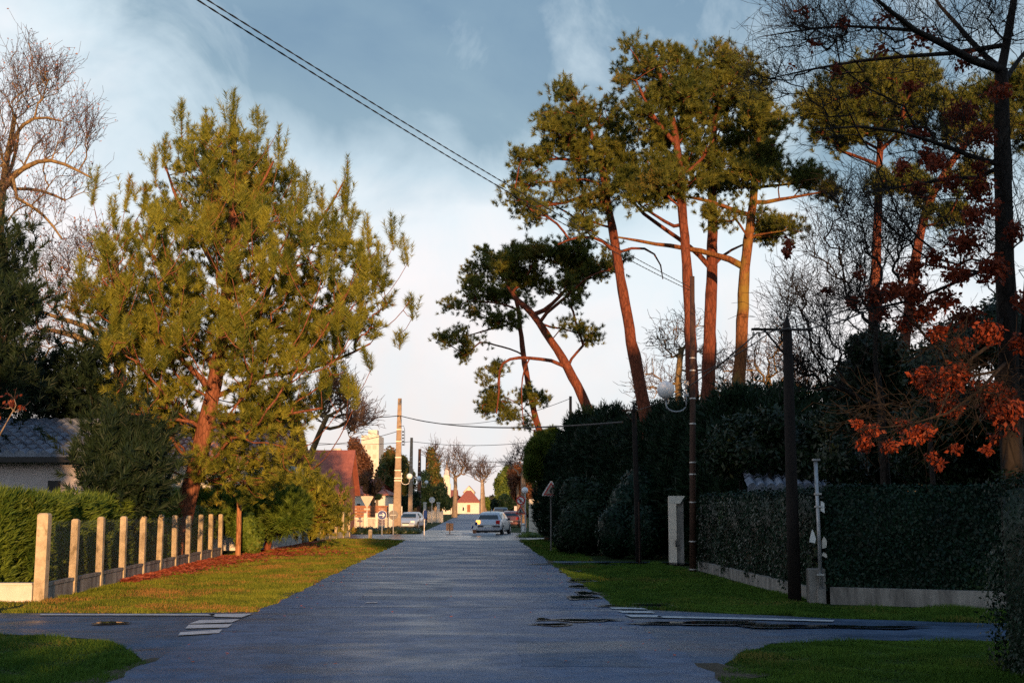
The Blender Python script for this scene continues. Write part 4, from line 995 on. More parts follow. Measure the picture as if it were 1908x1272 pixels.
M['render_cream_lit'] = concrete('sunlit_cream_render', (0.72,0.62,0.52), (0.86,0.76,0.64), 2)  # cream brightened and warmed in place of sunlight on the pillar
g_ = thing('gate_pillar', 'tall slim white gate pillar with a dark latch at the end of the privet hedge', 'pillar', tuple(gpz))
q = MB(); q.bbox(gpz.x-.115,gpz.x+.115,gpz.y-.12,gpz.y+.12,0,2.1,.03); part('shaft', q, M['render_cream_lit'], g_)
q = MB(); q.bbox(gpz.x+.15,gpz.x+.36,gpz.y+.02,gpz.y+.2,0,1.93,.01); part('side_panel', q, M['render_dirty'], g_)
q = MB(); q.prism([(gpz.x-.10,1.86),(gpz.x+.24,1.86),(gpz.x+.40,2.10),(gpz.x-.10,2.10)], gpz.y-.125, gpz.y-.122); q.prism([(gpz.x+.116,1.86),(gpz.x+.24,1.90),(gpz.x+.36,2.09),(gpz.x+.116,2.09)], gpz.y-.118, gpz.y+.1); part('bracket', q, M['render_white'], g_)
q = MB(); q.box(gpz.x+.07,gpz.x+.10,gpz.y-.17,gpz.y-.122,.52,.72); q.box(gpz.x+.07,gpz.x+.2,gpz.y-.17,gpz.y-.14,.52,.55); part('latch', q, M['plastic'], g_)
# little tiled shed
h = thing('shed', 'small shed roofed in weathered barrel tiles above the privet hedge', 'shed', (7.2, 34.5, 0))
xa, xb = at(1388,905,33.5).x, at(1562,905,33.5).x
q = MB(); q.box(xa+.5,xb-.3,33.6,35.6,0,2.15); part('wall', q, M['render_dirty'], h)
barrel_roof('roof', xa, xb, 33.2, 2.22, 34.3, 2.90, M['tile_grey'], h, .24, .36)
q = MB(); 
for i in range(6):
    x0 = xa+(xb-xa)*i/6; q.tube([(x0+.01,34.35,2.94),(x0+(xb-xa)/6-.01,34.35,2.955)], [.07,.08], 8)
part('ridge_tiles', q, M['tile_pink'], h)
# laurel thicket behind the hedge
def thicket(label, lst, Y, n, seed, size=.15, mat='laurel', core=.72, sp=1.0, stems=True):
    bl = pbs(lst, Y, sp, seed); st_ = None
    if stems:
        st_ = [((b[0][0]*.97+.0, b[0][1], 0), b[0], .07) for b in bl[:3]]
    return bush('laurel_tree', label, bl, n, size, M[mat], 'tree', .42, seed, core=core, shell=.28, tilt=1.1, stem=st_)
thicket('evergreen thicket rising behind the shed and the pine trunks', [(1385,800,40,34),(1440,790,36,36),(1480,820,50,40),(1415,850,70,50),(1500,860,60,50),(1350,840,40,50),(1530,800,36,40)], 34, 17000, 111)
thicket('dense dark evergreen tree left of the red leaved boughs', [(1560,790,40,50),(1590,720,44,60),(1640,660,52,56),(1680,720,60,70),(1620,800,70,60),(1660,860,90,50),(1570,860,50,50),(1600,650,26,30)], 28.5, 26000, 112, .12)
thicket('dense dark evergreen tree filling the far right behind the oak trunk', [(1740,690,60,60),(1800,640,60,60),(1860,620,50,70),(1910,640,60,90),(1780,770,80,70),(1880,790,80,80),(1760,860,100,60),(1880,880,100,60),(1720,800,60,60)], 25.5, 34000, 113, .11)

# oak with red leaves, close on the right
OY = 14.0
def oa(x, y, dz=0): return at(x, y, OY+dz)
ot = [Vector((oa(1895,900).x, OY, 0)), oa(1893,1100), oa(1888,900), oa(1880,700), oa(1872,500), oa(1868,350), oa(1868,200), oa(1866,130)]
ol = [([oa(1888,900), oa(1900,700), oa(1925,500), oa(1940,300)], 0.0792, 0.0360),
      ([oa(1866,140), oa(1830,112,-.2), oa(1760,90,-.5), oa(1690,55,-.9), oa(1640,20,-1.1), oa(1600,-30,-1.3)], 0.0495, 0.0120),
      ([oa(1866,135), oa(1815,85,.3), oa(1770,40,.5), oa(1730,-20,.7)], 0.0396, 0.0120),
      ([oa(1866,120), oa(1880,60), oa(1890,0), oa(1895,-60)], 0.0528, 0.0300),
      ([oa(1868,160), oa(1890,120,.3), oa(1925,80,.5)], 0.0330, 0.0180),
      ([oa(1867,100), oa(1800,97,.3), oa(1730,95,.5), oa(1640,100,.8), oa(1560,112,1.0), oa(1480,150,1.2), oa(1420,150,1.3)], 0.0297, 0.0048),
      ([oa(1870,310), oa(1800,300,-.3), oa(1740,260,-.5), oa(1680,230,-.8), oa(1600,215,-1), oa(1520,240,-1.1)], 0.0297, 0.0060),
      ([oa(1872,330), oa(1820,320,.4), oa(1760,330,.7), oa(1690,350,1.0), oa(1600,360,1.2)], 0.0264, 0.0060),
      ([oa(1690,55,-.9), oa(1620,50,-.9), oa(1550,40,-.9), oa(1480,60,-.8), oa(1410,70,-.7)], 0.0198, 0.0036),
      ([oa(1874,480), oa(1800,520,-.4), oa(1730,560,-.6), oa(1640,590,-.8), oa(1560,580,-1)], 0.0231, 0.0048),
      ([oa(1878,620), oa(1800,660,-.5), oa(1760,720,-.8), oa(1740,800,-1)], 0.0231, 0.0048),
      ([oa(1880,660), oa(1860,700,-.8), oa(1800,780,-1), oa(1700,820,-1.1), oa(1600,800,-1.2)], 0.0198, 0.0036)]
otw = [pb(1480,60,90,60,OY,-.6,.9), pb(1600,60,110,70,OY,0,1.4), pb(1740,60,110,80,OY,0,1.6), pb(1860,60,80,90,OY,0,1.6), pb(1450,150,70,40,OY,.6,.7), pb(1560,200,90,60,OY,0,1.2), pb(1690,250,90,70,OY,0,1.4), pb(1800,300,80,80,OY,0,1.5),
       pb(1640,400,90,90,OY,0,1.2), pb(1760,450,90,90,OY,0,1.4), pb(1880,450,60,120,OY,0,1.4), pb(1600,560,90,50,OY,-.6,.8), pb(1720,600,90,70,OY,-.5,1), pb(1820,720,70,70,OY,-.8,.8), pb(1680,760,90,70,OY,-1,.6), pb(1540,70,80,60,OY,-1,.8)]
cl_ = [(1570,45,20,14,0.75),(1600,165,22,14,0.75),(1515,80,14,12,0.60),(1650,30,26,14,0.60),(1720,70,30,20,0.75),(1560,130,14,12,0.75),(1475,125,10,8,0.60),(1640,90,20,14,0.45),(1800,110,26,20,0.60),(1860,170,26,18,0.75),(1700,160,22,12,0.60),(1500,20,16,10,0.60),
       (1720,250,14,16,1),(1735,300,12,24,1.4),(1700,245,10,10,1.2),(1790,210,36,26,1.20),(1830,250,30,24,1),(1680,310,16,16,1.20),(1710,350,16,14,1.4),(1725,290,10,22,1.3),(1825,310,14,14,1.4),(1825,350,26,26,1.6),(1815,400,24,24,1.2),(1850,385,18,20,1),(1770,340,24,20,1.20),(1750,300,20,20,1.20),
       (1890,430,22,22,1),(1800,450,36,30,1.2),(1850,500,36,30,1),(1740,480,20,20,1.05),(1780,510,30,24,1.1),(1700,500,26,20,1),(1470,455,9,14,1.4),(1465,470,8,10,1.4),(1590,560,16,10,1.5),(1630,550,24,24,1.8),(1665,540,26,20,1.6),(1640,580,18,18,1.4),(1700,545,30,24,1.6),(1720,580,26,20,1.4),(1760,560,30,24,1.4),
       (1690,600,26,18,1.3),(1745,620,20,16,1.6),(1800,590,36,24,1),(1600,510,14,10,1),(1540,540,8,8,1.4),(1840,620,30,26,1.20),(1790,640,26,16,1.20),(1720,700,24,22,1.3),(1750,720,40,30,1.2),(1780,700,30,30,1.05),(1840,720,26,16,1.7),(1860,735,36,20,1.8),(1870,770,26,24,1.8),(1880,800,20,22,1.7),(1850,760,26,24,1.4),(1890,760,20,18,1.5),
       (1860,815,18,12,1.8),(1735,850,12,8,1.7),(1750,865,9,9,1.7),(1780,835,14,10,1.4),(1700,815,24,12,1.4),(1660,830,20,12,1.2),(1610,825,14,16,1.8),(1625,800,20,12,1.2),(1600,790,10,8,1.6),(1840,838,9,7,1.7),(1720,800,26,14,1.2),(1770,760,26,18,1.3),(1680,790,16,14,1.4),(1900,725,14,10,1.5),(1905,560,20,24,1),(1900,640,20,20,1.20)]
olb = [pb(x, y, rx, ry, OY, rr_.uniform(-1.0,.2), (rx+ry)*.5*mpp(OY)*1.3, w) for x, y, rx, ry, w in cl_]
oak = bare_tree('oak_tree', 'dark oak holding clusters of dead red leaves at the right edge', ot, .145, .075, otw, 620, M['bark_dark'], 121, ol, up=-.15, alpha=.2, tip=.0026, leaves=15500, leafmat=M['redleaf'], lsize=.055, leafblobs=olb,
          wig=.10, twigs=3, tw_len=.5, rmax=.024, tw_up=.2, step=.25, crown='dead_leaves', sides=5)
# fan of bare twigs in front of the thicket
tp = [Vector((at(1650,900,27).x,27,0)), at(1650,900,27), at(1645,780,27), at(1635,700,27)]
bare_tree('bare_tree', 'bare dark fan shaped tree in front of the evergreen thicket', tp, .13, .07, [pb(1560,480,70,60,27), pb(1530,600,80,60,27), pb(1480,560,60,40,27), pb(1620,470,60,70,27), pb(1540,690,60,50,27), pb(1500,700,50,40,27), pb(1580,400,50,40,27), pb(1680,450,50,80,27), pb(1600,560,60,60,27), pb(1450,640,40,30,27)], 260,
          M['bark_dark'], 131, up=.35, tip=.006, wig=.10, twigs=3, tw_len=.8, rmax=.05, tw_up=.5)
bare_tree('bare_tree', 'bare contorted yellowish tree lit behind the dark utility pole', [Vector((at(1265,800,66).x,66,0)), at(1268,800,66), at(1262,700,66), at(1270,650,66)], .28, .14, [pb(1240,640,40,40,66), pb(1290,620,50,40,66), pb(1230,720,60,40,66), pb(1330,680,50,50,66)], 120, M['bark_plane'], 141, up=-.2, tip=.013, wig=.25, twigs=2, tw_len=.9, tw_up=.1)
bare_tree('bare_tree', 'bare yellowish tree seen between the rightmost high pine and the pointed pole', [Vector((at(1425,800,62).x,62,0)), at(1425,800,62), at(1440,740,62), at(1430,700,62)], .26, .12, [pb(1400,690,60,50,62), pb(1450,660,50,60,62), pb(1490,720,50,50,62), pb(1350,720,40,40,62)], 170, M['bark_plane'], 142, up=-.1, tip=.012, wig=.2, twigs=2, tw_len=.9, tw_up=.1)
# ================================================================== POLES, LAMPS, CABLES
def flatpole(name, label, px_top, py_top, px_bot, Y, r0, r1, mat, square=False, pointed=False, bands=(), group=None):
    top = at(px_top, py_top, Y); bot = at(px_bot, 947+1.7*F/Y, Y); bot.z = 0
    t = thing(name, label, 'pole', tuple(bot), group)
    q = MB(); n = 4 if square else 12
    pts = [bot, bot.lerp(top, .33), bot.lerp(top, .66), top]; rad = [r0, r0+(r1-r0)*.33, r0+(r1-r0)*.66, r1]
    if pointed: pts = pts[:-1] + [top-Vector((0,0,.30)), top-Vector((0,0,.02))]; rad = rad[:-1] + [r1, r1*.18]
    if square:
        d = (top-bot)
        vs = []; fs = []
        for p, r in zip(pts, rad):
            c = r*.22
            for (sx, sy) in ((-r+c,-r),(r-c,-r),(r,-r+c),(r,r-c),(r-c,r),(-r+c,r),(-r,r-c),(-r,-r+c)): vs.append((p.x+sx, p.y+sy*.8, p.z))
        for i in range(len(pts)-1):
            for k in range(8): fs.append((i*8+k, i*8+(k+1)%8, i*8+8+(k+1)%8, i*8+8+k))
        fs.append(tuple(range(len(vs)-8, len(vs)))); q.add(vs, fs)
    else: q.tube(pts, rad, n)
    part('shaft', q, mat, t, not square)
    for py in bands:
        f = (at(0, py, Y).z)/top.z; c = bot.lerp(top, f); r = (r0+(r1-r0)*f)*(1.07 if not square else 1.05)
        b = MB()
        if square: b.box(c.x-r, c.x+r, c.y-r*.8-.01, c.y+r*.8+.01, c.z-.02, c.z+.02)
        else: b.tube([c-Vector((0,0,.016)), c+Vector((0,0,.016))], r+.004, 14)
        part('band', b, M['band'], t)
    return t, bot, top
def lamp(label, pole_x, Y, py_globe, dx, R, group='globe street lamps on the poles', mirror=1, ys=0.0):
    """U shaped arm off a pole carrying an opal globe; dx in metres from the pole face"""
    z = at(0, py_globe, Y).z; y = Y+ys
    t = thing('street_lamp', label, 'lamp', (pole_x, y, z-.5), group)
    q = MB(); q.sphere((pole_x+dx, y, z), R, 24, 16); part('globe', q, M['globe'], t, True)
    a = MB(); pts = [Vector((pole_x+.05*mirror, y, z+.25))]; pts.append(Vector((pole_x+.06*mirror, y, z-.15)))
    for k in range(9):
        u = math.pi*k/8; cx_ = pole_x + .06*mirror + (dx-.06*mirror)/2; rx = (dx-.06*mirror)/2
        pts.append(Vector((cx_ - rx*math.cos(u), y, z-R*1.2-.12-.62*abs(rx)*1.1*math.sin(u))))
    pts.append(Vector((pole_x+dx, y, z-R-.02)))
    a.tube(pts, .022, 8); part('arm', a, M['metal_white'] if Y > 40 else M['metal_grey'], t, True)
    b = MB(); b.tube([(pole_x+dx, y, z-R-.06), (pole_x+dx, y, z-R+.03)], [.045,.07], 10); part('collar', b, M['metal_grey'], t)
    b = MB(); b.box(min(pole_x,pole_x+.12*mirror), max(pole_x,pole_x+.12*mirror), y-.06, y+.06, z-.18, z-.08); b.box(min(pole_x,pole_x+.12*mirror), max(pole_x,pole_x+.12*mirror), y-.06, y+.06, z+.12, z+.24); q_ = min(pole_x,pole_x+.12*mirror); b.box(q_+.03, q_+.07, y-.03, y+.03, z-.079, z+.119); part('bracket', b, M['metal_grey'], t)
    return t
gpole = 'utility poles along the left side of the street'
_, b1, t1 = flatpole('utility_pole', 'broad pale concrete utility pole, nearest on the far left side', 745, 742, 739, 90, .30, .125, M['pole_concrete'], True, bands=(800,822,852,876,890,895), group=gpole)
_, b2, t2 = flatpole('utility_pole', 'concrete utility pole second in the row, behind the broad one', 767, 815, 764, 128, .24, .13, M['pole_concrete'], True, bands=(852,858,866,890,895), group=gpole)
_, b3, t3 = flatpole('utility_pole', 'dark brown utility pole third in the left row', 782, 836, 780, 160, .30, .17, M['pole_brown'], bands=(860,868,880,895,915,925,935), group=gpole)
_, b4, t4 = flatpole('utility_pole', 'thin dark utility pole fourth in the left row by the dark conifer', 795, 850, 793, 200, .22, .14, M['pole_brown'], group=gpole)
_, b5, t5 = flatpole('utility_pole', 'dark banded utility pole carrying the globe lamp by the privet hedge', 1290, 515, 1291, 35, .095, .062, M['pole_brown'], bands=(667,690,742,789,861,883,935,1008,1060))
_, b6, t6 = flatpole('telegraph_pole', 'black wooden pole with pointed top and a cross arm, nearest on the right', 1466, 586, 1481, 23.8, .125, .088, M['pole_wood'], pointed=True)
q = MB(); v0 = at(1398,615,23.8); v1 = at(1512,609,23.8); q.obox((v0.x,23.68,0),(v1.x,23.74,0),.04,v0.z-.022,v0.z+.022); q.tube([at(1425,616,23.68), at(1462,660,23.7)], .02, 6); part('cross_arm', q, M['pole_wood'], _)
q = MB()
for px in (1404,1414,1500): q = MB(); a = at(px,618,23.7); q.tube([a, a-Vector((0,0,.05)), a-Vector((0,0,.09))], [.015,.028,.015], 8); part('insulator', q, M['sign_back'], _)
_, b7, t7 = flatpole('telegraph_pole', 'black wooden pole with pointed top standing in front of the tall dark hedge', 1181, 748, 1190, 41, .095, .075, M['pole_wood'], pointed=True)
q = MB(); v0 = at(1158,765,41); v1 = at(1196,762,41); q.obox((v0.x,40.88,0),(v1.x,40.9,0),.05,v0.z-.03,v0.z+.03); q.tube([at(1164,766,40.88), at(1180,786,40.9)], .02, 6); part('cross_arm', q, M['pole_wood'], _)
q = MB(); v = at(1190,935,40.85); q.tube([(v.x,40.85,.02),(v.x,40.85,v.z)], .012, 6); part('guard_strip', q, M['pole_brown'], _)
_, b8, t8 = flatpole('utility_pole', 'short looking brown pole rising behind the tall dark hedge', 1063, 738, 1063, 92, .14, .10, M['pole_brown'])
_, b9, t9 = flatpole('utility_pole', 'far concrete pole with pale bands before the bare trees', 898, 893, 897, 230, .28, .2, M['pole_concrete'], bands=(900,908,916,925), group=gpole)
_, b10, t10 = flatpole('utility_pole', 'pale pole behind the thin leaning pine at the hedge end', 996, 800, 995, 110, .14, .10, M['pole_brown'])
# slim metal post at the hedge corner
v = gp(1531,1124); mp_ = thing('metal_post', 'slim grey metal post with clamps at the corner of the two privet hedges', 'post', tuple(v))
zt = at(1528,858,v.y).z; q = MB(); q.tube([v, (v.x-.012, v.y, zt*.5), (v.x-.03, v.y, zt)], .034, 10); part('shaft', q, M['metal_grey'], mp_, True)
q = MB(); q.box(v.x-.085,v.x+.045,v.y-.05,v.y+.05,zt,zt+.035); part('cap', q, M['metal_grey'], mp_)
for z in (.5, 1.72, 1.95):
    q = MB(); q.box(v.x-.07,v.x+.05,v.y-.045,v.y+.045,z,z+.03); part('clamp', q, M['band'], mp_)
q = MB(); q.prism([(v.x+.03,1.66),(v.x+.10,1.62),(v.x+.10,1.80),(v.x+.04,1.84)], v.y-.02, v.y); part('tag', q, M['sign_white'], mp_)
q = MB(); q.bbox(v.x-.20,v.x+.10,v.y+.06,v.y+.3,0,.62,.02); solo('pillar_stub', q, M['render_dirty'], 'stained white concrete stub behind the slim metal post', 'pillar')
q = MB(); q.prism([(v.x-.20,1.10),(v.x-.10,1.08),(v.x-.08,1.16),(v.x-.11,1.26),(v.x-.14,1.33),(v.x-.17,1.24)], v.y-.055, v.y-.045); solo('plastic_scrap', q, M['sign_white'], 'torn white plastic scrap caught on the hedge left of the metal post', 'scrap')
q = MB(); q.prism([(v.x+.04,.98),(v.x+.12,1.0),(v.x+.13,1.12),(v.x+.08,1.2),(v.x+.04,1.12)], v.y+.0, v.y+.012); q.prism([(v.x+.03,.86),(v.x+.13,.80),(v.x+.12,.88),(v.x+.06,.92)], v.y+.0, v.y+.012)
part('paper_scrap', q, M['render_white'], mp_)

lamp('white globe lamp on the broad concrete pole', at(742,887,90).x+.17, 90, 887, .62, .21)
lamp('white globe lamp on the second concrete pole', at(766,890,128).x+.16, 128, 891, .60, .235)
lamp('white globe lamp on the third, dark brown pole', at(782,899,160).x+.18, 160, 898, .66, .23)
lamp('small dim globe lamp on the fourth pole of the left row', at(794,903,200).x+.16, 200, 904, .72, .23)
lamp('large pale globe lamp on a curved arm from the dark banded pole', at(1284,726,35).x-.02, 35, 726, -.62, .243, mirror=-1)
lp_ = thing('street_lamp', 'glass globe lamp on its own dark post before the reddish tree at right', 'lamp', (at(978,913,88).x, 88, 0), 'globe street lamps on the poles')
c = at(978,913,88); q = MB(); q.sphere((c.x,88,c.z), .22, 16, 12); part('globe', q, M['globe'], lp_, True)
q = MB(); q.tube([(c.x+.02,88,0),(c.x+.02,88,c.z-.2)], [.06,.045], 10); part('post', q, M['metal_grey'], lp_)
# cable drop on the first pole
q = MB(); q.tube([at(743,794,89.8), at(752,793,89.8), at(754,800,89.8), at(754,830,89.8)], .02, 6); cl2 = part('down_cable', q, M['cable'], bpy.data.objects['utility_pole'])
for py in (804,810,816,822,828): q = MB(); c = at(751,py,89.8); q.sphere(c, .07, 8, 6); part('insulator', q, M['cable'], bpy.data.objects['utility_pole'])

def cable(label, A, B, sag, r, group='overhead cables across the street', twist=False, mat='cable', up=1.0):
    A = Vector(A); B = Vector(B); L = (B-A).length; d = (B-A).normalized(); s1 = d.cross(Vector((0,0,1))).normalized(); s2 = s1.cross(d)
    m = MB()
    if twist:
        n = int(L/.07)
        for ph in (0, math.pi):
            m.tube([A.lerp(B, i/n) - Vector((0,0,sag*4*(i/n)*(1-i/n))) + s1*(r*.95*math.cos(ph+i*.07*2*math.pi/.5)) + s2*(r*.95*math.sin(ph+i*.07*2*math.pi/.5)) for i in range(n+1)], r, 5)
    else:
        n = 28
        m.tube([A.lerp(B, i/n) - Vector((0,0,sag*4*(i/n)*(1-i/n))) for i in range(n+1)], r, 5)
    solo('overhead_cable', m, M[mat], label, 'cable', group)
pA = at(1286,541,35)
e1 = at(368,0,14.5); d1 = (e1-pA); cable('twisted black cable crossing the sky, the lower of the two', pA, pA+d1*1.7+Vector((0,0,.82)), .5, .0062, twist=True)
pA2 = at(1286,535,35); e2 = at(387,0,14.5); d2 = (e2-pA2); cable('twisted black cable crossing the sky, the upper of the two', pA2, pA2+d2*1.7+Vector((0,0,.57)), .35, .0060, twist=True)
cable('thick cable from the broad concrete pole to the black pole in front of the hedge', at(745,774,90), at(1160,786,41), .45, .03, mat='cable_far')
cable('thick cable running left from the broad concrete pole behind the big pine', at(745,774,90), at(380,738,60), .5, .03, mat='cable_far')
cable('thin slack cable running left from the broad pole at mid height', at(741,803,90), at(560,828,84), .3, .022, mat='cable_far')
cable('thin cable crossing the street from the second pole to the pale pole', at(767,822,128), at(996,823,110), .35, .025, mat='cable_far')
cable('thin cable running left from the second pole over the brown tree', at(767,822,128), at(560,822,120), .3, .022, mat='cable_far')
cable('slack cable rising to the short looking pole behind the hedge', at(767,780,128), at(1063,742,92), 1.1, .022, mat='cable_far')
cable('thin cable between the two pointed black poles', at(1412,619,23.7), at(1184,764,41), .25, .014, mat='cable_far')
cable('thin cable running right from the nearest pointed pole into the oak', at(1466,612,23.7), at(1700,535,14), .15, .010, mat='cable')
cable('second thin cable running right from the cross arm of the nearest pointed pole', at(1414,620,23.7), at(1660,540,16), .10, .009, mat='cable')
cable('thin cable from the dark banded pole to the nearest pointed pole', at(1290,700,35), at(1462,600,23.8), .1, .012, mat='cable_far')
cable('thin far cable low over the bare street trees', at(782,845,160), at(962,862,150), 1.0, .03, mat='cable_far')
cable('thin far cable just above the bare street trees', at(782,838,160), at(980,855,150), .8, .03, mat='cable_far')
q = MB(); q.tube([at(1395,255,48), at(1398,320,48), at(1402,360,48.1), at(1401,420,48.2)], .012, 5); solo('hanging_cable', q, M['cable_far'], 'thin loose line hanging down the crooked lichen covered pine', 'cable')

# ================================================================== SIGNS
def disc(q, c, R, y, th=.02, n=32):
    q.prism([(c[0]+R*math.cos(2*math.pi*k/n), c[1]+R*math.sin(2*math.pi*k/n)) for k in range(n)], y-th, y)
def signpost(t, x, y, z, r=.03, mat='metal_grey', z0=0):
    q = MB(); q.tube([(x,y,z0),(x,y,z)], r, 10); part('post', q, M[mat], t)
v = at(712,959,84); t = thing('traffic_sign', 'round blue sign with a white arrow pointing right', 'sign', (v.x,84,0)); signpost(t, v.x, 84.04, v.z+.2)
q = MB(); disc(q, (v.x,v.z), .31, 84, .01); part('rim', q, M['sign_white'], t)
q = MB(); disc(q, (v.x,v.z), .285, 83.985, .01); part('disc', q, M['sign_blue'], t)
q = MB(); q.prism([(v.x-.19,v.z-.028),(v.x+.13,v.z-.028),(v.x+.13,v.z+.028),(v.x-.19,v.z+.028)], 83.96, 83.97)
q.prism([(v.x+.20,v.z),(v.x+.06,v.z+.15),(v.x+.015,v.z+.115),(v.x+.12,v.z+0.0),(v.x+.015,v.z-.115),(v.x+.06,v.z-.15)], 83.95, 83.958); part('arrow', q, M['sign_white'], t)
v = at(733,959,85); t = thing('traffic_sign', 'grey back of a round sign beside the blue arrow sign', 'sign', (v.x,85,0)); signpost(t, v.x, 84.95, v.z+.45)
q = MB(); disc(q, (v.x,v.z), .31, 85, .015); part('disc', q, M['sign_grey'], t)
q = MB(); q.box(v.x-.20,v.x+.20,84.93,84.975,v.z-.02,v.z+.02); part('clamp', q, M['metal_grey'], t)
v = at(684,934,95); t = thing('traffic_sign', 'pale downward pointing triangular sign above the picket fence', 'sign', (v.x,95,0)); signpost(t, v.x, 95.05, v.z+.2, .03, 'metal_white')
q = MB(); q.prism([(v.x,v.z-.44),(v.x+.05,v.z-.42),(v.x+.47,v.z+.34),(v.x+.43,v.z+.40),(v.x-.43,v.z+.40),(v.x-.47,v.z+.34),(v.x-.05,v.z-.42)], 94.97, 94.99); part('plate', q, M['sign_back'], t)
q = MB(); q.box(v.x-.22,v.x+.22,94.97,94.99,v.z-.62,v.z-.48); part('small_plate', q, M['sign_back'], t)
v = at(805,931,150); t = thing('traffic_sign', 'small round white sign in front of the white garden gate', 'sign', (v.x,150,0)); signpost(t, v.x, 149.95, v.z+.2, .04, 'metal_white')
q = MB(); disc(q, (v.x,v.z), .34, 150.02, .02); part('disc', q, M['sign_white'], t)
t = thing('traffic_sign', 'round sign seen edge on beside the parked pale car', 'sign', (at(792,958,84).x,84,0), rz=math.radians(72)); v = at(792,958,84)
q = MB(); disc(q, (0,v.z), .31, 0, .02); part('disc', q, M['sign_blue'], t, world=False)
q = MB(); disc(q, (0,v.z), .33, .012, .01); part('rim', q, M['sign_white'], t, world=False)
q = MB(); q.tube([(0,.05,0),(0,.05,v.z+.2)], .03, 8); part('post', q, M['metal_grey'], t, world=False)
# no turn + triangle at the right
v = at(970,932,84); t = thing('traffic_sign', 'round red ringed no turn sign above a small red triangle', 'sign', (v.x,84,0)); signpost(t, v.x+.05, 84.06, v.z+.3, .04)
q = MB(); disc(q, (v.x,v.z), .30, 84, .02); part('ring', q, M['sign_red'], t)
q = MB(); disc(q, (v.x,v.z), .21, 83.975, .008); part('face', q, M['sign_white'], t)
q = MB(); q.prism([(v.x-.045,v.z-.14),(v.x-.005,v.z-.14),(v.x-.005,v.z+.045),(v.x+.10,v.z+.045),(v.x+.10,v.z+.085),(v.x-.045,v.z+.085)], 83.95, 83.96)
q.prism([(v.x-.16,v.z+.065),(v.x-.06,v.z+.135),(v.x-.06,v.z-.005)], 83.945, 83.949); part('arrow', q, M['sign_black'], t)
q = MB(); q.prism([(v.x-.17,v.z+.13),(v.x-.13,v.z+.17),(v.x+.17,v.z-.13),(v.x+.13,v.z-.17)], 83.93, 83.94); part('slash', q, M['sign_red'], t)
z = at(970,950,84).z
q = MB(); q.prism([(v.x-.34,z-.26),(v.x+.34,z-.26),(v.x,z+.32)], 83.98, 84.0); wt = part('warning_triangle', q, M['sign_red'], t)
q = MB(); q.prism([(v.x-.22,z-.19),(v.x+.22,z-.19),(v.x,z+.19)], 83.96, 83.97); part('face', q, M['sign_back'], wt)
q = MB(); q.prism([(v.x-.03,z-.16),(v.x+.03,z-.16),(v.x+.035,z+.02),(v.x,z+.07),(v.x-.035,z+.02)], 83.94, 83.95); q.prism([(v.x-.12,z-.165),(v.x+.12,z-.165),(v.x+.12,z-.13),(v.x-.12,z-.13)], 83.93, 83.938); part('symbol', q, M['sign_black'], wt)
# warning triangle in the hedge
v = at(1027,912,52); v.x -= .0; t = thing('traffic_sign', 'red bordered warning triangle half swallowed by the dark hedge', 'sign', (v.x,52,0))
b_ = gp(1026,1026); signpost(t, v.x-.01, 52.03, v.z+.25, .035, 'render_dirty')
q = MB(); q.prism([(v.x-.36,v.z-.24),(v.x+.36,v.z-.24),(v.x+.37,v.z-.19),(v.x+.03,v.z+.35),(v.x-.03,v.z+.35),(v.x-.37,v.z-.19)], 51.98, 52.0); part('back_plate', q, M['sign_white'], t)
q = MB(); q.prism([(v.x-.32,v.z-.215),(v.x+.32,v.z-.215),(v.x,v.z+.31)], 51.965, 51.975); part('border', q, M['sign_red'], t)
q = MB(); q.prism([(v.x-.23,v.z-.165),(v.x+.23,v.z-.165),(v.x,v.z+.21)], 51.95, 51.96); part('face', q, M['sign_back'], t)
q = MB(); q.prism([(v.x-.03,v.z-.14),(v.x+.04,v.z-.14),(v.x+.02,v.z-.04),(v.x+.05,v.z+.03),(v.x,v.z+.1),(v.x-.04,v.z+.02),(v.x-.06,v.z-.06)], 51.935, 51.945); part('symbol', q, M['sign_black'], t)
bush('ivy_sprig', 'sprig of hedge growing over the right half of the warning triangle', [pb(1038,912,9,16,51.7), pb(1036,930,8,14,51.7), pb(1044,900,9,12,51.9)], 900, .09, M['cypress'], 'ivy', core=0, shell=.5)
# island signs, bollards
v = gp(838,994); t = thing('traffic_sign', 'square brown back of a low sign on the junction', 'sign', tuple(v)); signpost(t, v.x, v.y, .25, .05)
q = MB(); q.box(v.x-.25,v.x+.25,v.y-.05,v.y-.02,.22,.72); part('panel', q, M['brown_panel'], t)
q = MB(); q.box(v.x-.02,v.x+.02,v.y-.075,v.y-.05,.22,.72); part('spine', q, M['sign_black'], t)
v = gp(884,997); t = thing('traffic_sign', 'tilted white sign with blue marks on the traffic island', 'sign', tuple(v)); 
q = MB(); q.tube([(v.x,v.y,.10),(v.x,v.y,.36)], [.09,.14], 8); part('stand', q, M['red_wood'], t)
x, y, z = v.x, v.y-.06, .62
q = MB(); q.prism([(x-.23,z-.24),(x+.19,z-.20),(x+.21,z+.24),(x-.21,z+.22)], y, y+.03); part('panel', q, M['sign_white'], t)
q = MB(); q.prism([(x-.21,z-.18),(x-.13,z-.19),(x-.05,z-.03),(x-.13,z+.02)], y-.012, y-.004); q.prism([(x+.02,z+.04),(x+.17,z+.02),(x+.18,z+.21),(x+.06,z+.21)], y-.012, y-.004); part('emblem', q, M['sign_blue'], t)
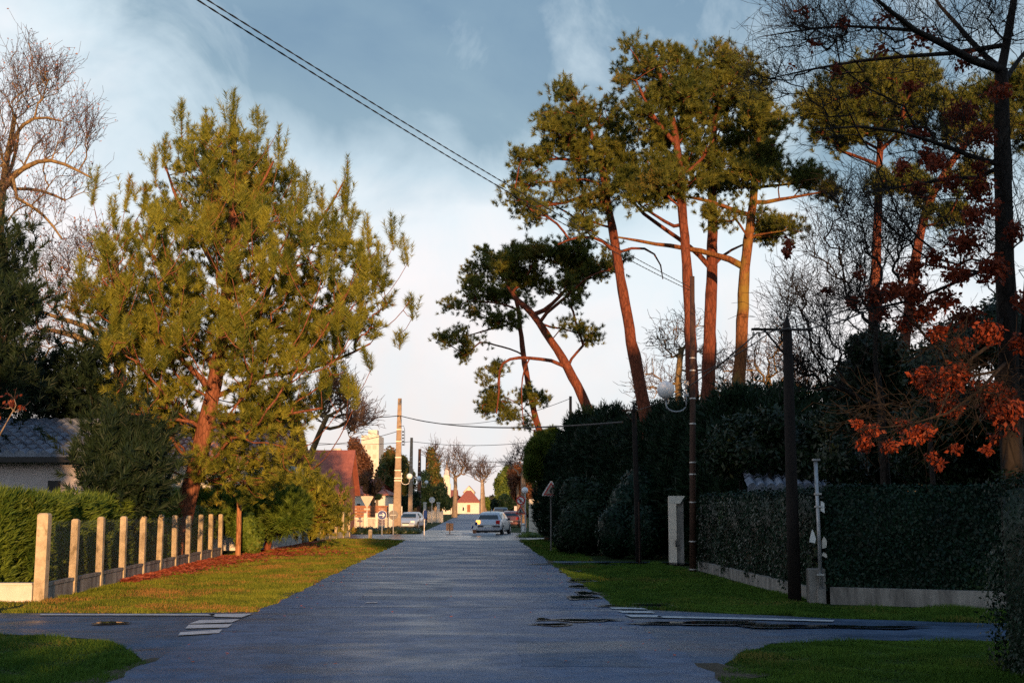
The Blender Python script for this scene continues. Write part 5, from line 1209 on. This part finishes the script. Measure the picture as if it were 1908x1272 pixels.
for (px, pyb, w, hgt, lab, m_) in ((690,1003,.10,.52,'stubby concrete bollard at the left mouth of the junction','post'), (975,990,.12,.62,'white bollard at the right mouth of the junction','sign_white')):
    v = gp(px, pyb); t = thing('bollard', lab, 'bollard', tuple(v)); q = MB(); q.bbox(v.x-w,v.x+w,v.y-w,v.y+w,0,hgt,.05); part('shaft', q, M[m_], t)
    q = MB(); q.box(v.x-w-.006,v.x+w+.006,v.y-w-.006,v.y+w+.006,hgt*.72,hgt*.82); part('stripe', q, M['sign_grey'], t)
# splitter island: pale kerbed lens
q = MB(); c0 = gp(892,996.5); P = []
for k in range(24):
    a = 2*math.pi*k/24; P.append((c0.x+1.12*math.cos(a), c0.y+1.5*math.sin(a)))
vs = [(x,y,.018) for x,y in P]+[(c0.x+(x-c0.x)*.95,c0.y+(y-c0.y)*.95,.13) for x,y in P]
q.add(vs, [(k,(k+1)%24,24+(k+1)%24,24+k) for k in range(24)]+[tuple(range(24,48))]); struct('traffic_island', q, M['marking'])
# planted corner on the left of the junction
blv = [((x, 87.2+((x+9)*.15), .12), (.55,1.1,.36+.05*math.sin(x*3))) for x in np.arange(-15,-6.2,.6)]
bush('flower_bed', 'low dark planting bed along the far side of the junction', blv, 9000, .12, M['laurel'], 'plants', core=.8)
blv = [((x, 76.5, .05), (.7,.9,.28)) for x in np.arange(0.9,3.4,.6)]
bush('ground_cover', 'low green plants below the no turn sign', blv, 3000, .12, M['thuja'], 'plants', core=.7)

# ================================================================== CARS
def car(name, label, x, y, rz, paint, style='hatch', s=1.0, lit=False):
    t = thing(name, label, 'car', (x, y, .012), rz=rz)
    # stations: y, half width, bottom, shoulder z, roof z, half width of roof
    ST = {'hatch': [(-2.08,.66,.36,.62,.64,.60),(-2.02,.80,.27,.82,.84,.70),(-1.93,.85,.25,.93,.955,.76),(-1.62,.87,.24,.97,1.33,.63),(-1.25,.88,.22,.98,1.45,.61),(-.5,.88,.20,.97,1.50,.62),(.2,.88,.20,.95,1.48,.61),(.62,.88,.2,.94,1.38,.61),(1.22,.87,.2,.93,.95,.74),(1.75,.84,.22,.80,.83,.66),(2.02,.76,.28,.64,.68,.6),(2.12,.62,.34,.52,.55,.5)],
          'sedan': [(-2.2,.66,.36,.70,.72,.60),(-2.12,.80,.27,.88,.90,.70),(-1.5,.86,.24,.95,.98,.74),(-.95,.87,.22,.95,1.34,.60),(-.3,.87,.20,.94,1.42,.60),(.3,.87,.20,.92,1.40,.60),(.62,.87,.2,.91,1.32,.59),(1.20,.86,.2,.88,.90,.72),(1.80,.83,.22,.76,.79,.64),(2.08,.75,.27,.62,.65,.58),(2.18,.60,.34,.50,.52,.5)],
          'van': [(-2.15,.70,.40,.80,.84,.66),(-2.08,.88,.30,1.05,1.08,.80),(-1.95,.90,.28,1.08,1.62,.74),(-1.5,.91,.26,1.08,1.80,.74),(-.5,.91,.25,1.06,1.83,.74),(.4,.91,.25,1.05,1.78,.72),(.75,.9,.25,1.04,1.62,.7),(1.30,.89,.25,1.02,1.06,.78),(1.9,.85,.27,.88,.92,.70),(2.2,.72,.34,.62,.65,.6)]}[style]
    V = []; Fq = []; k = 12
    for (yy, w, zb, zs, zr, wr) in ST:
        zm = zb+(zs-zb)*.45
        half = [(w*.80,zb),(w*.97,zb+.10),(w,zm),(w*.97,zs),(wr,zr-.03 if zr-zs > .1 else zr-.008),(wr*.55,zr)]
        V += [(a_,yy,b_) for a_,b_ in half] + [(-a_,yy,b_) for a_,b_ in reversed(half)]
    for i in range(len(ST)-1):
        for j in range(k): Fq.append((i*k+j, i*k+(j+1)%k, (i+1)*k+(j+1)%k, (i+1)*k+j))
    Fq.append(tuple(range(k))); Fq.append(tuple(range(len(V)-1, len(V)-1-k, -1)))
    q = MB(); q.add(V, Fq); body = part('body', q, M[paint], t, True, world=False)
    bm_ = body.modifiers.new('soft_edges', 'BEVEL'); bm_.width = .02; bm_.segments = 2; bm_.limit_method = 'ANGLE'; bm_.angle_limit = math.radians(35)
    rear = 2 if style != 'sedan' else 2
    rs = {'hatch':(2,4),'sedan':(2,3),'van':(1,3)}[style]; fs_ = {'hatch':(8,7),'sedan':(7,6),'van':(7,6)}[style]
    def pane(nm, P4, off):
        q = MB(); P4 = [Vector(p)+Vector(off) for p in P4]; q.add(P4, [(0,1,2,3)]); part(nm, q, M['glass_blue'], body, world=False)
    def sil(i, f=0.0): return ST[i]
    for nm, (lo, hi), sgn in (('rear_window', rs, -1), ('windscreen', fs_, 1)):
        a = ST[lo]; b = ST[hi if nm == 'windscreen' else hi-1 if style=='hatch' else hi]
        z0 = a[4]+.05; z1 = b[4]-.08; f0 = (z0-a[4])/(b[4]-a[4]); f1 = (z1-a[4])/(b[4]-a[4])
        ya, yb = a[0]+(b[0]-a[0])*f0, a[0]+(b[0]-a[0])*f1; wa, wb = (a[5]+(b[5]-a[5])*f0)*.90, (b[5])*.90
        pane(nm, [(-wa,ya,z0),(wa,ya,z0),(wb,yb,z1),(-wb,yb,z1)], (0, sgn*.018, .022))
    lo_i, hi_i = {'hatch':(3,7),'sedan':(3,6),'van':(2,6)}[style]
    for sgn in (-1, 1):
        for i in range(lo_i, hi_i):
            a, b = ST[i], ST[i+1]
            if (i - lo_i) % 2 == 0 and i+2 <= hi_i: b = ST[i+2]
            elif (i - lo_i) % 2 == 1: continue
            P4 = []
            for st, dy in ((a,.05),(b,-.05)):
                ws, wr = st[1]*.97, st[5]; h0, h1 = .12, .86; zs, zr = st[3], st[4]-.03
                P4.append((sgn*(ws+(wr-ws)*h0), st[0]+dy, zs+(zr-zs)*h0)); P4.append((sgn*(ws+(wr-ws)*h1), st[0]+dy, zs+(zr-zs)*h1))
            P4 = [P4[0], P4[2], P4[3], P4[1]] if sgn > 0 else [P4[1], P4[3], P4[2], P4[0]]
            pane('side_window', P4, (sgn*.022, 0, .012))
        for yy in (-1.28, 1.30):
            q = MB(); q.tube([(sgn*.70,yy,.31),(sgn*.89,yy,.31)], .31, 20); w_ = part('wheel', q, M['tyre'], t, world=False)
            q = MB(); q.tube([(sgn*.885,yy,.31),(sgn*.905,yy,.31)], .19, 16); part('rim', q, M['rim'], w_, world=False)
        q = MB(); q.bbox(sgn*.90-.06, sgn*.90+.06, .66,.80,.92,1.06,.03); part('mirror', q, M['plastic'], t, world=False)
        yr = ST[0][0]; 
        q = MB(); q.bbox(sgn*.66-.13, sgn*.66+.13, yr-.005, yr+.32, .70, .93, .03); part('tail_light', q, M['lamp_amber'] if (lit and sgn < 0) else M['lamp_red'], t, world=False)
        yf = ST[-1][0]; q = MB(); q.bbox(sgn*.56-.17, sgn*.56+.17, yf-.40, yf-.04, .56, .70, .03); part('headlight', q, M['lamp_clear'], t, world=False)
        q = MB(); q.bbox(sgn*.55-.24, sgn*.55+.24, yr-.035, yr+.05, .50, .585, .02); part('bumper_strip', q, M['plastic'], t, world=False)
    yr = ST[0][0]; yf = ST[-1][0]
    q = MB(); q.bbox(-.80,.80,yr-.03,yr+.2,.30,.47,.04); part('bumper', q, M[paint], t, world=False)
    q = MB(); q.bbox(-.72,.72,yf-.15,yf+.04,.26,.44,.04); part('bumper', q, M[paint], t, world=False)
    q = MB(); q.box(-.30,.30,yf+.035,yf+.05,.46,.53); part('grille', q, M['plastic'], t, world=False)
    q = MB(); q.box(-.26,.26,yr-.055,yr-.036,.49,.60); part('licence_plate', q, M['plate'], t, world=False)
    q = MB(); q.box(-.26,.26,yf+.051,yf+.065,.33,.44); part('licence_plate', q, M['plate'], t, world=False)
    q = MB(); q.box(-.6,.6,yr+.1,yf-.1,.14,.26); part('underbody', q, M['plastic'], t, world=False)
    if style == 'hatch': q = MB(); q.tube([(0,-1.2,1.46),(0,-1.38,1.72)], .012, 6); part('aerial', q, M['plastic'], t, world=False)
    return t
v = at(920,947,86); car('parked_car', 'silver hatchback seen from behind with one amber light glowing', v.x, 86.5, math.radians(-10), 'car_silver', 'hatch', lit=True)
v = at(767,947,108); car('parked_car', 'pale blue-silver car facing the camera beside the broad concrete pole', v.x, 108, math.radians(172), 'car_pale', 'sedan')
v = at(953,947,118); car('parked_car', 'dull red hatchback parked beyond the silver one', v.x, 119, math.radians(-3), 'car_red', 'hatch')
v = at(933,947,150); car('parked_car', 'dark boxy van parked furthest, above the silver car', v.x, 150, math.radians(1), 'car_dark', 'van')

# ================================================================== FAR SIDE OF THE JUNCTION
def building(name, label, x0, x1, y0, y1, zw, zr, wallm, roofm, ridge='x', wins=(), cat='house', eave=.35, chim=None, hip=0.0):
    t = thing(name, label, cat, ((x0+x1)/2, y0, 0))
    q = MB(); q.box(x0,x1,y0,y1,0,zw)
    ym = (y0+y1)/2; xm = (x0+x1)/2; e = eave; dz = e*(zr-zw)/((y1-y0)/2 if ridge == 'x' else (x1-x0)/2)
    if ridge == 'x' and hip == 0: q.add([(x0+.001,y0,zw),(x0+.001,y1,zw),(x0+.001,ym,zr-.02),(x1-.001,y0,zw),(x1-.001,y1,zw),(x1-.001,ym,zr-.02)], [(0,1,2),(3,5,4)])
    if ridge == 'y' and hip == 0: q.add([(x0,y0+.001,zw),(x1,y0+.001,zw),(xm,y0+.001,zr-.02)], [(0,1,2)])
    part('wall', q, wallm, t)
    r = MB(); th = .12; z0 = zw-dz+.02
    if ridge == 'x':
        A = [(x0-e,y0-e,z0),(x1+e,y0-e,z0),(x1+e,y1+e,z0),(x0-e,y1+e,z0),(x0-e+hip,ym,zr),(x1+e-hip,ym,zr)]
        Ff = [(0,1,5,4),(2,3,4,5),(1,2,5),(3,0,4)]
    else:
        A = [(x0-e,y0-e,z0),(x1+e,y0-e,z0),(x1+e,y1+e,z0),(x0-e,y1+e,z0),(xm,y0-e+hip,zr),(xm,y1+e-hip,zr)]
        Ff = [(1,2,5,4),(3,0,4,5),(0,1,4),(2,3,5)]
        if hip == 0: Ff = Ff[:2]
    if ridge == 'x' and hip == 0: Ff = Ff[:2]
    B = [(a,b,c+th) for a,b,c in A]
    r.add(A+B, [tuple(reversed(f)) for f in Ff] + [tuple(i+6 for i in f) for f in Ff] + [(0,1,7,6),(2,3,9,8)] + ([(1,2,8,7),(3,0,6,9)] if hip else [(0,4,10,6),(4,3,9,10),(1,5,11,7),(5,2,8,11)] if ridge=='x' else [(0,4,10,6),(4,1,7,10),(1,2,8,7),(3,0,6,9)]))
    part('roof', r, roofm, t)
    for (wx0, wx1, z0_, z1_, m_) in wins:
        w = MB(); w.box(wx0-.08,wx1+.08,y0-.05,y0-.002,z0_-.08,z1_+.08); fr = part('window', w, M['metal_white'] if m_ == 'glass' else M['red_wood'], t)
        w = MB(); w.box(wx0,wx1,y0-.07,y0-.052,z0_,z1_); part('pane', w, M['glass'] if m_ == 'glass' else M['red_wood'], fr)
    if chim:
        c = MB(); cx_, cy_, ch = chim; c.bbox(cx_-.3,cx_+.3,cy_-.3,cy_+.3,zw,ch,.05); part('chimney', c, M['render_white'], t)
    return t
def X(px, Y): return at(px, 900, Y).x
building('house', 'house with a large steep red tiled roof left of the junction', X(560,84), X(634,84), 86, 92, 2.9, 5.6, M['brick'], M['tile_red'], 'x', wins=[(X(590,86),X(600,86),1,2.2,'glass')], chim=(X(625,90),90.5,5.9))
o = thing('skylight', 'small skylight in the steep red roof', 'window', tuple(at(588,878,87.6))); q = MB(); a = at(581,884,87.3); b = at(593,873,88.6)
q.add([(a.x,a.y,a.z),(b.x,a.y,a.z),(b.x,b.y,b.z),(a.x,b.y,b.z)], [(0,1,2,3)]); 
bpy.data.objects.remove(o)
q2_ = part('skylight', q, M['glass'], [ob for ob in COL.objects if ob.get('label','').startswith('house with a large steep red')][0])
building('bungalow', 'low cream bungalow with brown tiled roof behind the picket fence', X(648,130), X(718,130), 130, 142, 3.1, 4.7, M['render_white'], M['tile_red'], 'x', wins=[(X(666,130),X(672,130),1,2.2,'glass'),(X(694,130),X(702,130),.9,2.3,'glass')], hip=3)
building('house', 'cream outbuilding with a small pink gable behind the lopped trees', X(640,142), X(668,142), 144, 152, 3.8, 5.6, M['render_white'], M['tile_pink'], 'y', wins=[(X(650,144),X(656,144),1,2.2,'glass')])
# tower
t = thing('tower_block', 'tall pale sunlit tower block far behind the brown tree', 'building', (X(680,420), 420, 0))
q = MB(); q.box(X(672,420),X(705,420),420,436,0,25.5); q.box(X(654,420),X(671.9,420),424,436,0,22); q.box(X(682,420),X(699,420),424,430,25.5,27.5); part('wall', q, M['render_white'], t)
for i in range(7):
    for px in (660,677,686,697):
        q = MB(); z = 3+i*3.0; yy = 420 if px > 672 else 424; q.box(X(px,420)-.6,X(px,420)+.6,yy-.05,yy-.01,z,z+1.3); part('window', q, M['sign_back'], t)
building('house', 'cream house with a shallow hipped tile roof closing the end of the street', X(852,430), X(893,430), 430, 440, 3.9, 7.6, M['render_white'], M['tile_red'], 'x', wins=[(X(862,430),X(865,430),1.0,2.2,'glass'),(X(871,430),X(876,430),.6,2.9,'red')], hip=3.2)
building('house', 'small white gabled house above the roof of the end house', X(864,520), X(884,520), 520, 530, 8.4, 10.8, M['render_white'], M['tile_red'], 'y', wins=[(X(872,520),X(875,520),6,7.5,'glass')])
building('house', 'pale house partly hidden left of the end house', X(836,400), X(850,400), 400, 410, 5.0, 7.4, M['render_white'], M['tile_red'], 'x')
# spire
t = thing('church_tower', 'slim sunlit church spire beyond the left row of poles', 'tower', (X(832,380),380,0)); sx = X(832,380)
q = MB(); q.box(sx-1.2,sx+1.2,380,382.4,0,9.0); q.box(sx-.9,sx+.9,380.3,382.1,9.0,11.5); part('wall', q, M['render_white'], t)
q = MB(); q.tube([(sx,381.2,11.5),(sx,381.2,15.5)], [.95,.12], 8); part('spire', q, M['render_pink'], t)
q = MB(); q.box(sx-.35,sx+.35,379.95,379.99,6.5,8.2); part('belfry_opening', q, M['glass'], t)
# fences over there
fa = Vector((X(660,103),103,0)); fb = Vector((X(722,104),104,0)); t = thing('picket_fence', 'white picket fence lit by the sun behind the blue arrow sign', 'fence', tuple(fa)); n_ = 26
q = MB()
for i in range(n_+1):
    p = fa.lerp(fb, i/n_); 
    if i % 9 == 0:
        w = MB(); w.bbox(p.x-.11,p.x+.11,p.y-.1,p.y+.1,0,1.35 if i else 1.2,.03); part('post', w, M['fence_white'], t)
    else: q.box(p.x-.032,p.x+.032,p.y-.02,p.y+.02,.12,1.0)
part('pickets', q, M['fence_white'], t)
q = MB(); q.obox(fa, fb, .05, .92, .99, .06); q.obox(fa, fb, .05, .2, .27, .06); part('rail', q, M['fence_white'], t)
q = MB(); 
for i in range(6): q.box(X(660,114),X(724,114),114,114.08,.25+i*.29,.25+i*.29+.26)
solo('board_fence', q, M['red_wood'], 'reddish horizontal board fence behind the white pickets', 'fence')
q = MB(); q.box(X(725,112),X(735,112),112,112.2,0,2.1); solo('garden_wall', q, M['render_white'], 'white wall piece just left of the broad concrete pole foot', 'wall')
q = MB(); q.box(X(743,112),X(750,112),112,112.2,0,1.9); solo('garden_wall', q, M['render_white'], 'white wall piece between the broad pole and the pale car', 'wall')
t = thing('garden_gate', 'white gate wall with scalloped top and pale pillars by the far left verge', 'gate', (X(810,158),158,0))
xa, xb = X(797,158), X(826,158); q = MB(); P = [(xa,0),(xb,0),(xb,1.7)]
for k in range(17):
    f = k/16; P.append((xb+(xa-xb)*f, 1.25+.28*abs(math.cos(3*math.pi*f))))
P.append((xa,1.7)); q.prism(P, 158, 158.15); part('panel', q, M['render_white'], t)
for px, hh_ in ((792,2.3),(817,2.3)):
    q = MB(); x_ = X(px,157.8); q.bbox(x_-.17,x_+.17,157.6,157.94,0,hh_,.05); q.bbox(x_-.22,x_+.22,157.55,157.99,hh_+.001,hh_+.16,.05); part('pillar', q, M['render_white'], t)
q = MB(); q.bbox(X(988,96)-.1, X(988,96)+.3, 96, 96.2, 0, 2.4, .05); solo('gate_pillar', q, M['render_white'], 'pale slim pillar just right of the no turn sign', 'pillar')
q = MB(); q.box(X(995,92)-.1, X(995,92)+.8, 92, 92.3, 0, 1.9); solo('garden_wall', q, M['render_white'], 'pale wall fragment behind the no turn sign at the hedge end', 'wall')
q = MB(); q.box(X(958,165),X(966,165),160,160.2,0,2.0); solo('garden_wall', q, M['render_pink'], 'far grey wall behind the red hatchback', 'wall')
q = MB(); q.bbox(X(915,190),X(921,190),190,190.4,0,2.3,.1); solo('gate_pillar', q, M['render_pink'], 'far pale pillar above the roof of the silver hatchback', 'pillar')

# trees and bushes beyond
def farbush(label, lst, Y, n, size, mat, seed, cat='tree', core=.7, sp=1.5, name='broadleaf_tree'):
    bl = pbs(lst, Y, sp, seed); c = bl[0][0]
    return bush(name, label, bl, n, size, M[mat], cat, .6, seed, core=core, shell=.3, tilt=1.2, stem=[((c[0],c[1],0),c,.2)])
farbush('dense brown twiggy tree in front of the pale tower block', [(665,855,20,30),(650,870,16,28),(680,875,16,28),(660,830,12,16),(668,890,24,16),(640,890,10,16)], 138, 9000, .26, 'brownleaf', 151, core=.5)
farbush('green and brown tree right of the tower block', [(722,870,16,28),(728,850,12,18),(712,890,14,26),(738,880,14,26),(745,865,14,20),(722,905,24,24)], 150, 9000, .28, 'greenfar', 152)
farbush('green leafed tree behind the second pole', [(752,870,10,22),(757,890,12,24),(748,910,12,18),(765,900,10,26)], 175, 6000, .3, 'greenfar', 153)
farbush('dark shrubs at the foot of the second and third poles', [(758,938,16,14),(772,930,12,16),(745,935,10,12)], 140, 4500, .22, 'cypress', 154, 'shrub', name='shrub')
farbush('tall olive conifer behind the third and fourth poles', [(803,850,8,18),(808,870,13,20),(806,890,16,22),(802,912,16,20),(815,905,14,22)], 195, 8000, .3, 'greenfar', 155)
farbush('dark conifer mass behind the white garden gate', [(790,905,14,30),(805,925,18,20),(822,922,12,24),(832,935,8,16),(786,935,8,16)], 185, 6500, .28, 'cypress', 156)
farbush('dark shrubs at the left foot of the far street', [(843,935,6,10),(835,940,6,10)], 260, 1500, .35, 'cypress', 157, 'shrub', name='shrub')
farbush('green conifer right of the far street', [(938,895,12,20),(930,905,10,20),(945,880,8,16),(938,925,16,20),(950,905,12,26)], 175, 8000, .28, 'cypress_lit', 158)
farbush('reddish brown leafless looking tree above the no turn sign', [(965,880,13,20),(975,895,14,26),(955,890,10,22),(968,915,18,20),(985,900,12,30)], 140, 9000, .24, 'brownleaf', 159, core=.55)
farbush('dark shrubs behind the parked cars on the right', [(958,938,16,14),(975,940,14,18),(940,935,12,16),(922,940,8,12)], 165, 4500, .24, 'cypress', 160, 'shrub', name='shrub')
farbush('small green shrub beside the foot of the far concrete pole', [(905,935,6,10),(912,940,6,10)], 240, 1500, .3, 'thuja', 161, 'shrub', name='shrub')
farbush('dark shrub on the lawn of the bungalow', [(703,925,8,5),(650,935,8,8)], 120, 1500, .2, 'cypress', 162, 'shrub', name='shrub', sp=.5)
def ground_at(px, Y): return Vector((X(px,Y), Y, 0))
bare_tree('bare_tree', 'large bare tree standing before the end house', [ground_at(848,250), at(848,925,250), at(849,900,250), at(848,885,250)], .48, .3, pbs([(835,860,10,16),(848,850,12,14),(862,860,12,14),(845,880,20,14),(870,875,8,12)], 250, 2, 1), 80, M['bark_grey'], 171, up=.5, tip=.032, wig=.12, twigs=2, tw_len=2.2, rmax=.22, tw_up=.8, step=1.0)
bare_tree('bare_tree', 'bare tree with a bright forked trunk right of the end house', [ground_at(900,235), at(900,925,235), at(899,900,235)], .45, .28, pbs([(885,885,10,10),(895,872,9,12),(908,880,10,14),(900,890,18,10)], 235, 2, 1), 60, M['bark_grey'], 172, up=.3, tip=.03, wig=.15, twigs=2, tw_len=1.8, rmax=.2, tw_up=.6, step=1.0)
bare_tree('bare_tree', 'thin bare tree among the fourth pole and the conifer', [ground_at(812,205), at(812,900,205), at(812,860,205)], .3, .15, pbs([(806,850,12,10),(818,860,12,12),(812,838,6,8)], 205, 2, 1), 40, M['bark_grey'], 173, up=.5, tip=.028, wig=.12, twigs=2, tw_len=1.6, rmax=.15, step=.9)
bare_tree('bare_tree', 'wispy bare tree behind the yellow-green cypress tip', [ground_at(975,120), at(975,880,120), at(978,860,120)], .3, .15, pbs([(970,850,18,14),(990,840,14,16),(955,865,12,10)], 120, 2, 1), 50, M['bark_grey'], 174, up=.2, tip=.018, wig=.15, twigs=2, tw_len=1.2, rmax=.12, step=.6)
for (px, Y_, lst, sd_, lb) in ((652,118,[(640,905,16,10),(660,900,14,8),(655,912,18,6)],175,'dark lopped tree with knotted low boughs before the bungalow, left one'), (694,119,[(682,905,14,8),(705,900,10,8),(694,912,18,6)],176,'dark lopped tree with knotted boughs just right of the pale triangular sign')):
    bare_tree('pollard_tree', lb, [ground_at(px,Y_), at(px,935,Y_), at(px+2,918,Y_)], .22, .18, pbs(lst, Y_, 1, sd_), 34, M['bark_dark'], sd_, up=-.2, tip=.05, wig=.25, twigs=2, tw_len=.8, rmax=.16, step=.5)
bare_tree('bare_tree', 'bare tree with a twisting yellow bough reaching right behind the big pine', [ground_at(560,62), at(562,900,62), at(575,860,62), at(592,810,62), at(610,775,62)], .24, .10, pbs([(640,740,28,24,),(665,770,24,18),(620,720,24,24),(655,800,24,14),(600,760,24,30),(680,790,16,12)], 62, 1.5, 2), 170, M['bark_plane'], 181,
          [([at(598,800,62), at(630,800,62), at(655,785,62), at(672,765,62)], .09, .03), ([at(610,775,62), at(640,762,62), at(660,745,62)], .08, .03)], up=.2, tip=.013, wig=.2, twigs=3, tw_len=.9, rmax=.08, tw_up=.5)
# far woods closing the horizon on both sides
wr = random.Random(8); wb = []
for px in list(range(-500, 560, 26)) + list(range(1010, 2500, 26)):
    Y = wr.uniform(200, 330); hgt = wr.uniform(5.5, 9); x = X(px, Y); wb.append(((x, Y, hgt*.5), (wr.uniform(4,7), 4, hgt*.55)))
for px in list(range(560, 850, 12)) + list(range(905, 1010, 12)):
    Y = wr.uniform(500, 640); wb.append(((X(px,Y), Y, 2.6), (3.6, 4, wr.uniform(3.5,5.5))))
rng = np.random.default_rng(3); P, O = in_blobs(wb, 42000, .15, rng); kk = P[:,2] > .1; P, O = P[kk], O[kk]
me = join_np('far_woods', (leaf_verts(P, O, .9, .6, 1.2, rng), quads(len(P))), core_np(wb, .9, rng=rng)); me.materials.append(M['wood_far'])
o = bpy.data.objects.new('far_woods', me); COL.objects.link(o); tag(o, kind='stuff')
# ================================================================== BEHIND THE PHOTOGRAPHER: unseen rows added and shaped to shade the crossroads
def backrow(label, x0, x1, Y, top, seed, step=3.2, r=2.6, n=900, core=.86, mat='laurel', jit=.5, gap=None):
    rr = random.Random(seed); bl = []; x = x0
    while x <= x1:
        z = r*.8
        while z < top-r*.5:
            bl.append(((x+rr.uniform(-jit,jit), Y+rr.uniform(-1,1), z), (r, r*1.1, r))); z += r*1.1
        bl.append(((x, Y, top-r+rr.uniform(-.5,.3)), (r, r*1.1, r))); x += step
    for gap in (gap if isinstance(gap, list) else [gap] if gap else []):  # holes shaped to let sun through onto chosen spots
        bl2 = []
        for c, rd in bl:
            d = math.hypot(c[0]-gap[0], c[2]-gap[1]); k = gap[2]+rd[0]
            if d < k:
                f = max(.15, (d-gap[2])/rd[0]) if d > gap[2] else 0
                if f <= .2: continue
                rd = (rd[0]*f, rd[1]*f, rd[2]*f)
            bl2.append((c, rd))
        bl = bl2
    cx_ = (x0+x1)/2
    return bush('shade_row', label, bl, n*len(bl)//4, .5, M[mat], 'hedge', .5, seed, core=core, stem=[((cx_,Y,0),(cx_,Y,top*.5),.3)])
backrow('tallest unseen tree row added for shade, behind the camera at the far right', 17.6, 36, -20, 15.0, 201)
backrow('tall unseen tree row with a hole cut to light the red leaves, behind the camera across the right verge', 9.6, 16.2, -20, 11.8, 204, gap=[(10.6, 6.7, .7)], step=2.2)
backrow('long tall unseen tree row added for shade behind the camera on the left', -36, -6.6, -20, 12.8, 202)
backrow('short unseen tree row added to shade the house, behind the camera left of the road', -5.6, -3.6, -20, 11.0, 205, r=1.9, step=1.5)
backrow('low unseen hedge row added to shade the foreground, behind the camera', -1.6, 7.6, -21, 4.5, 203, r=1.4, step=1.8)
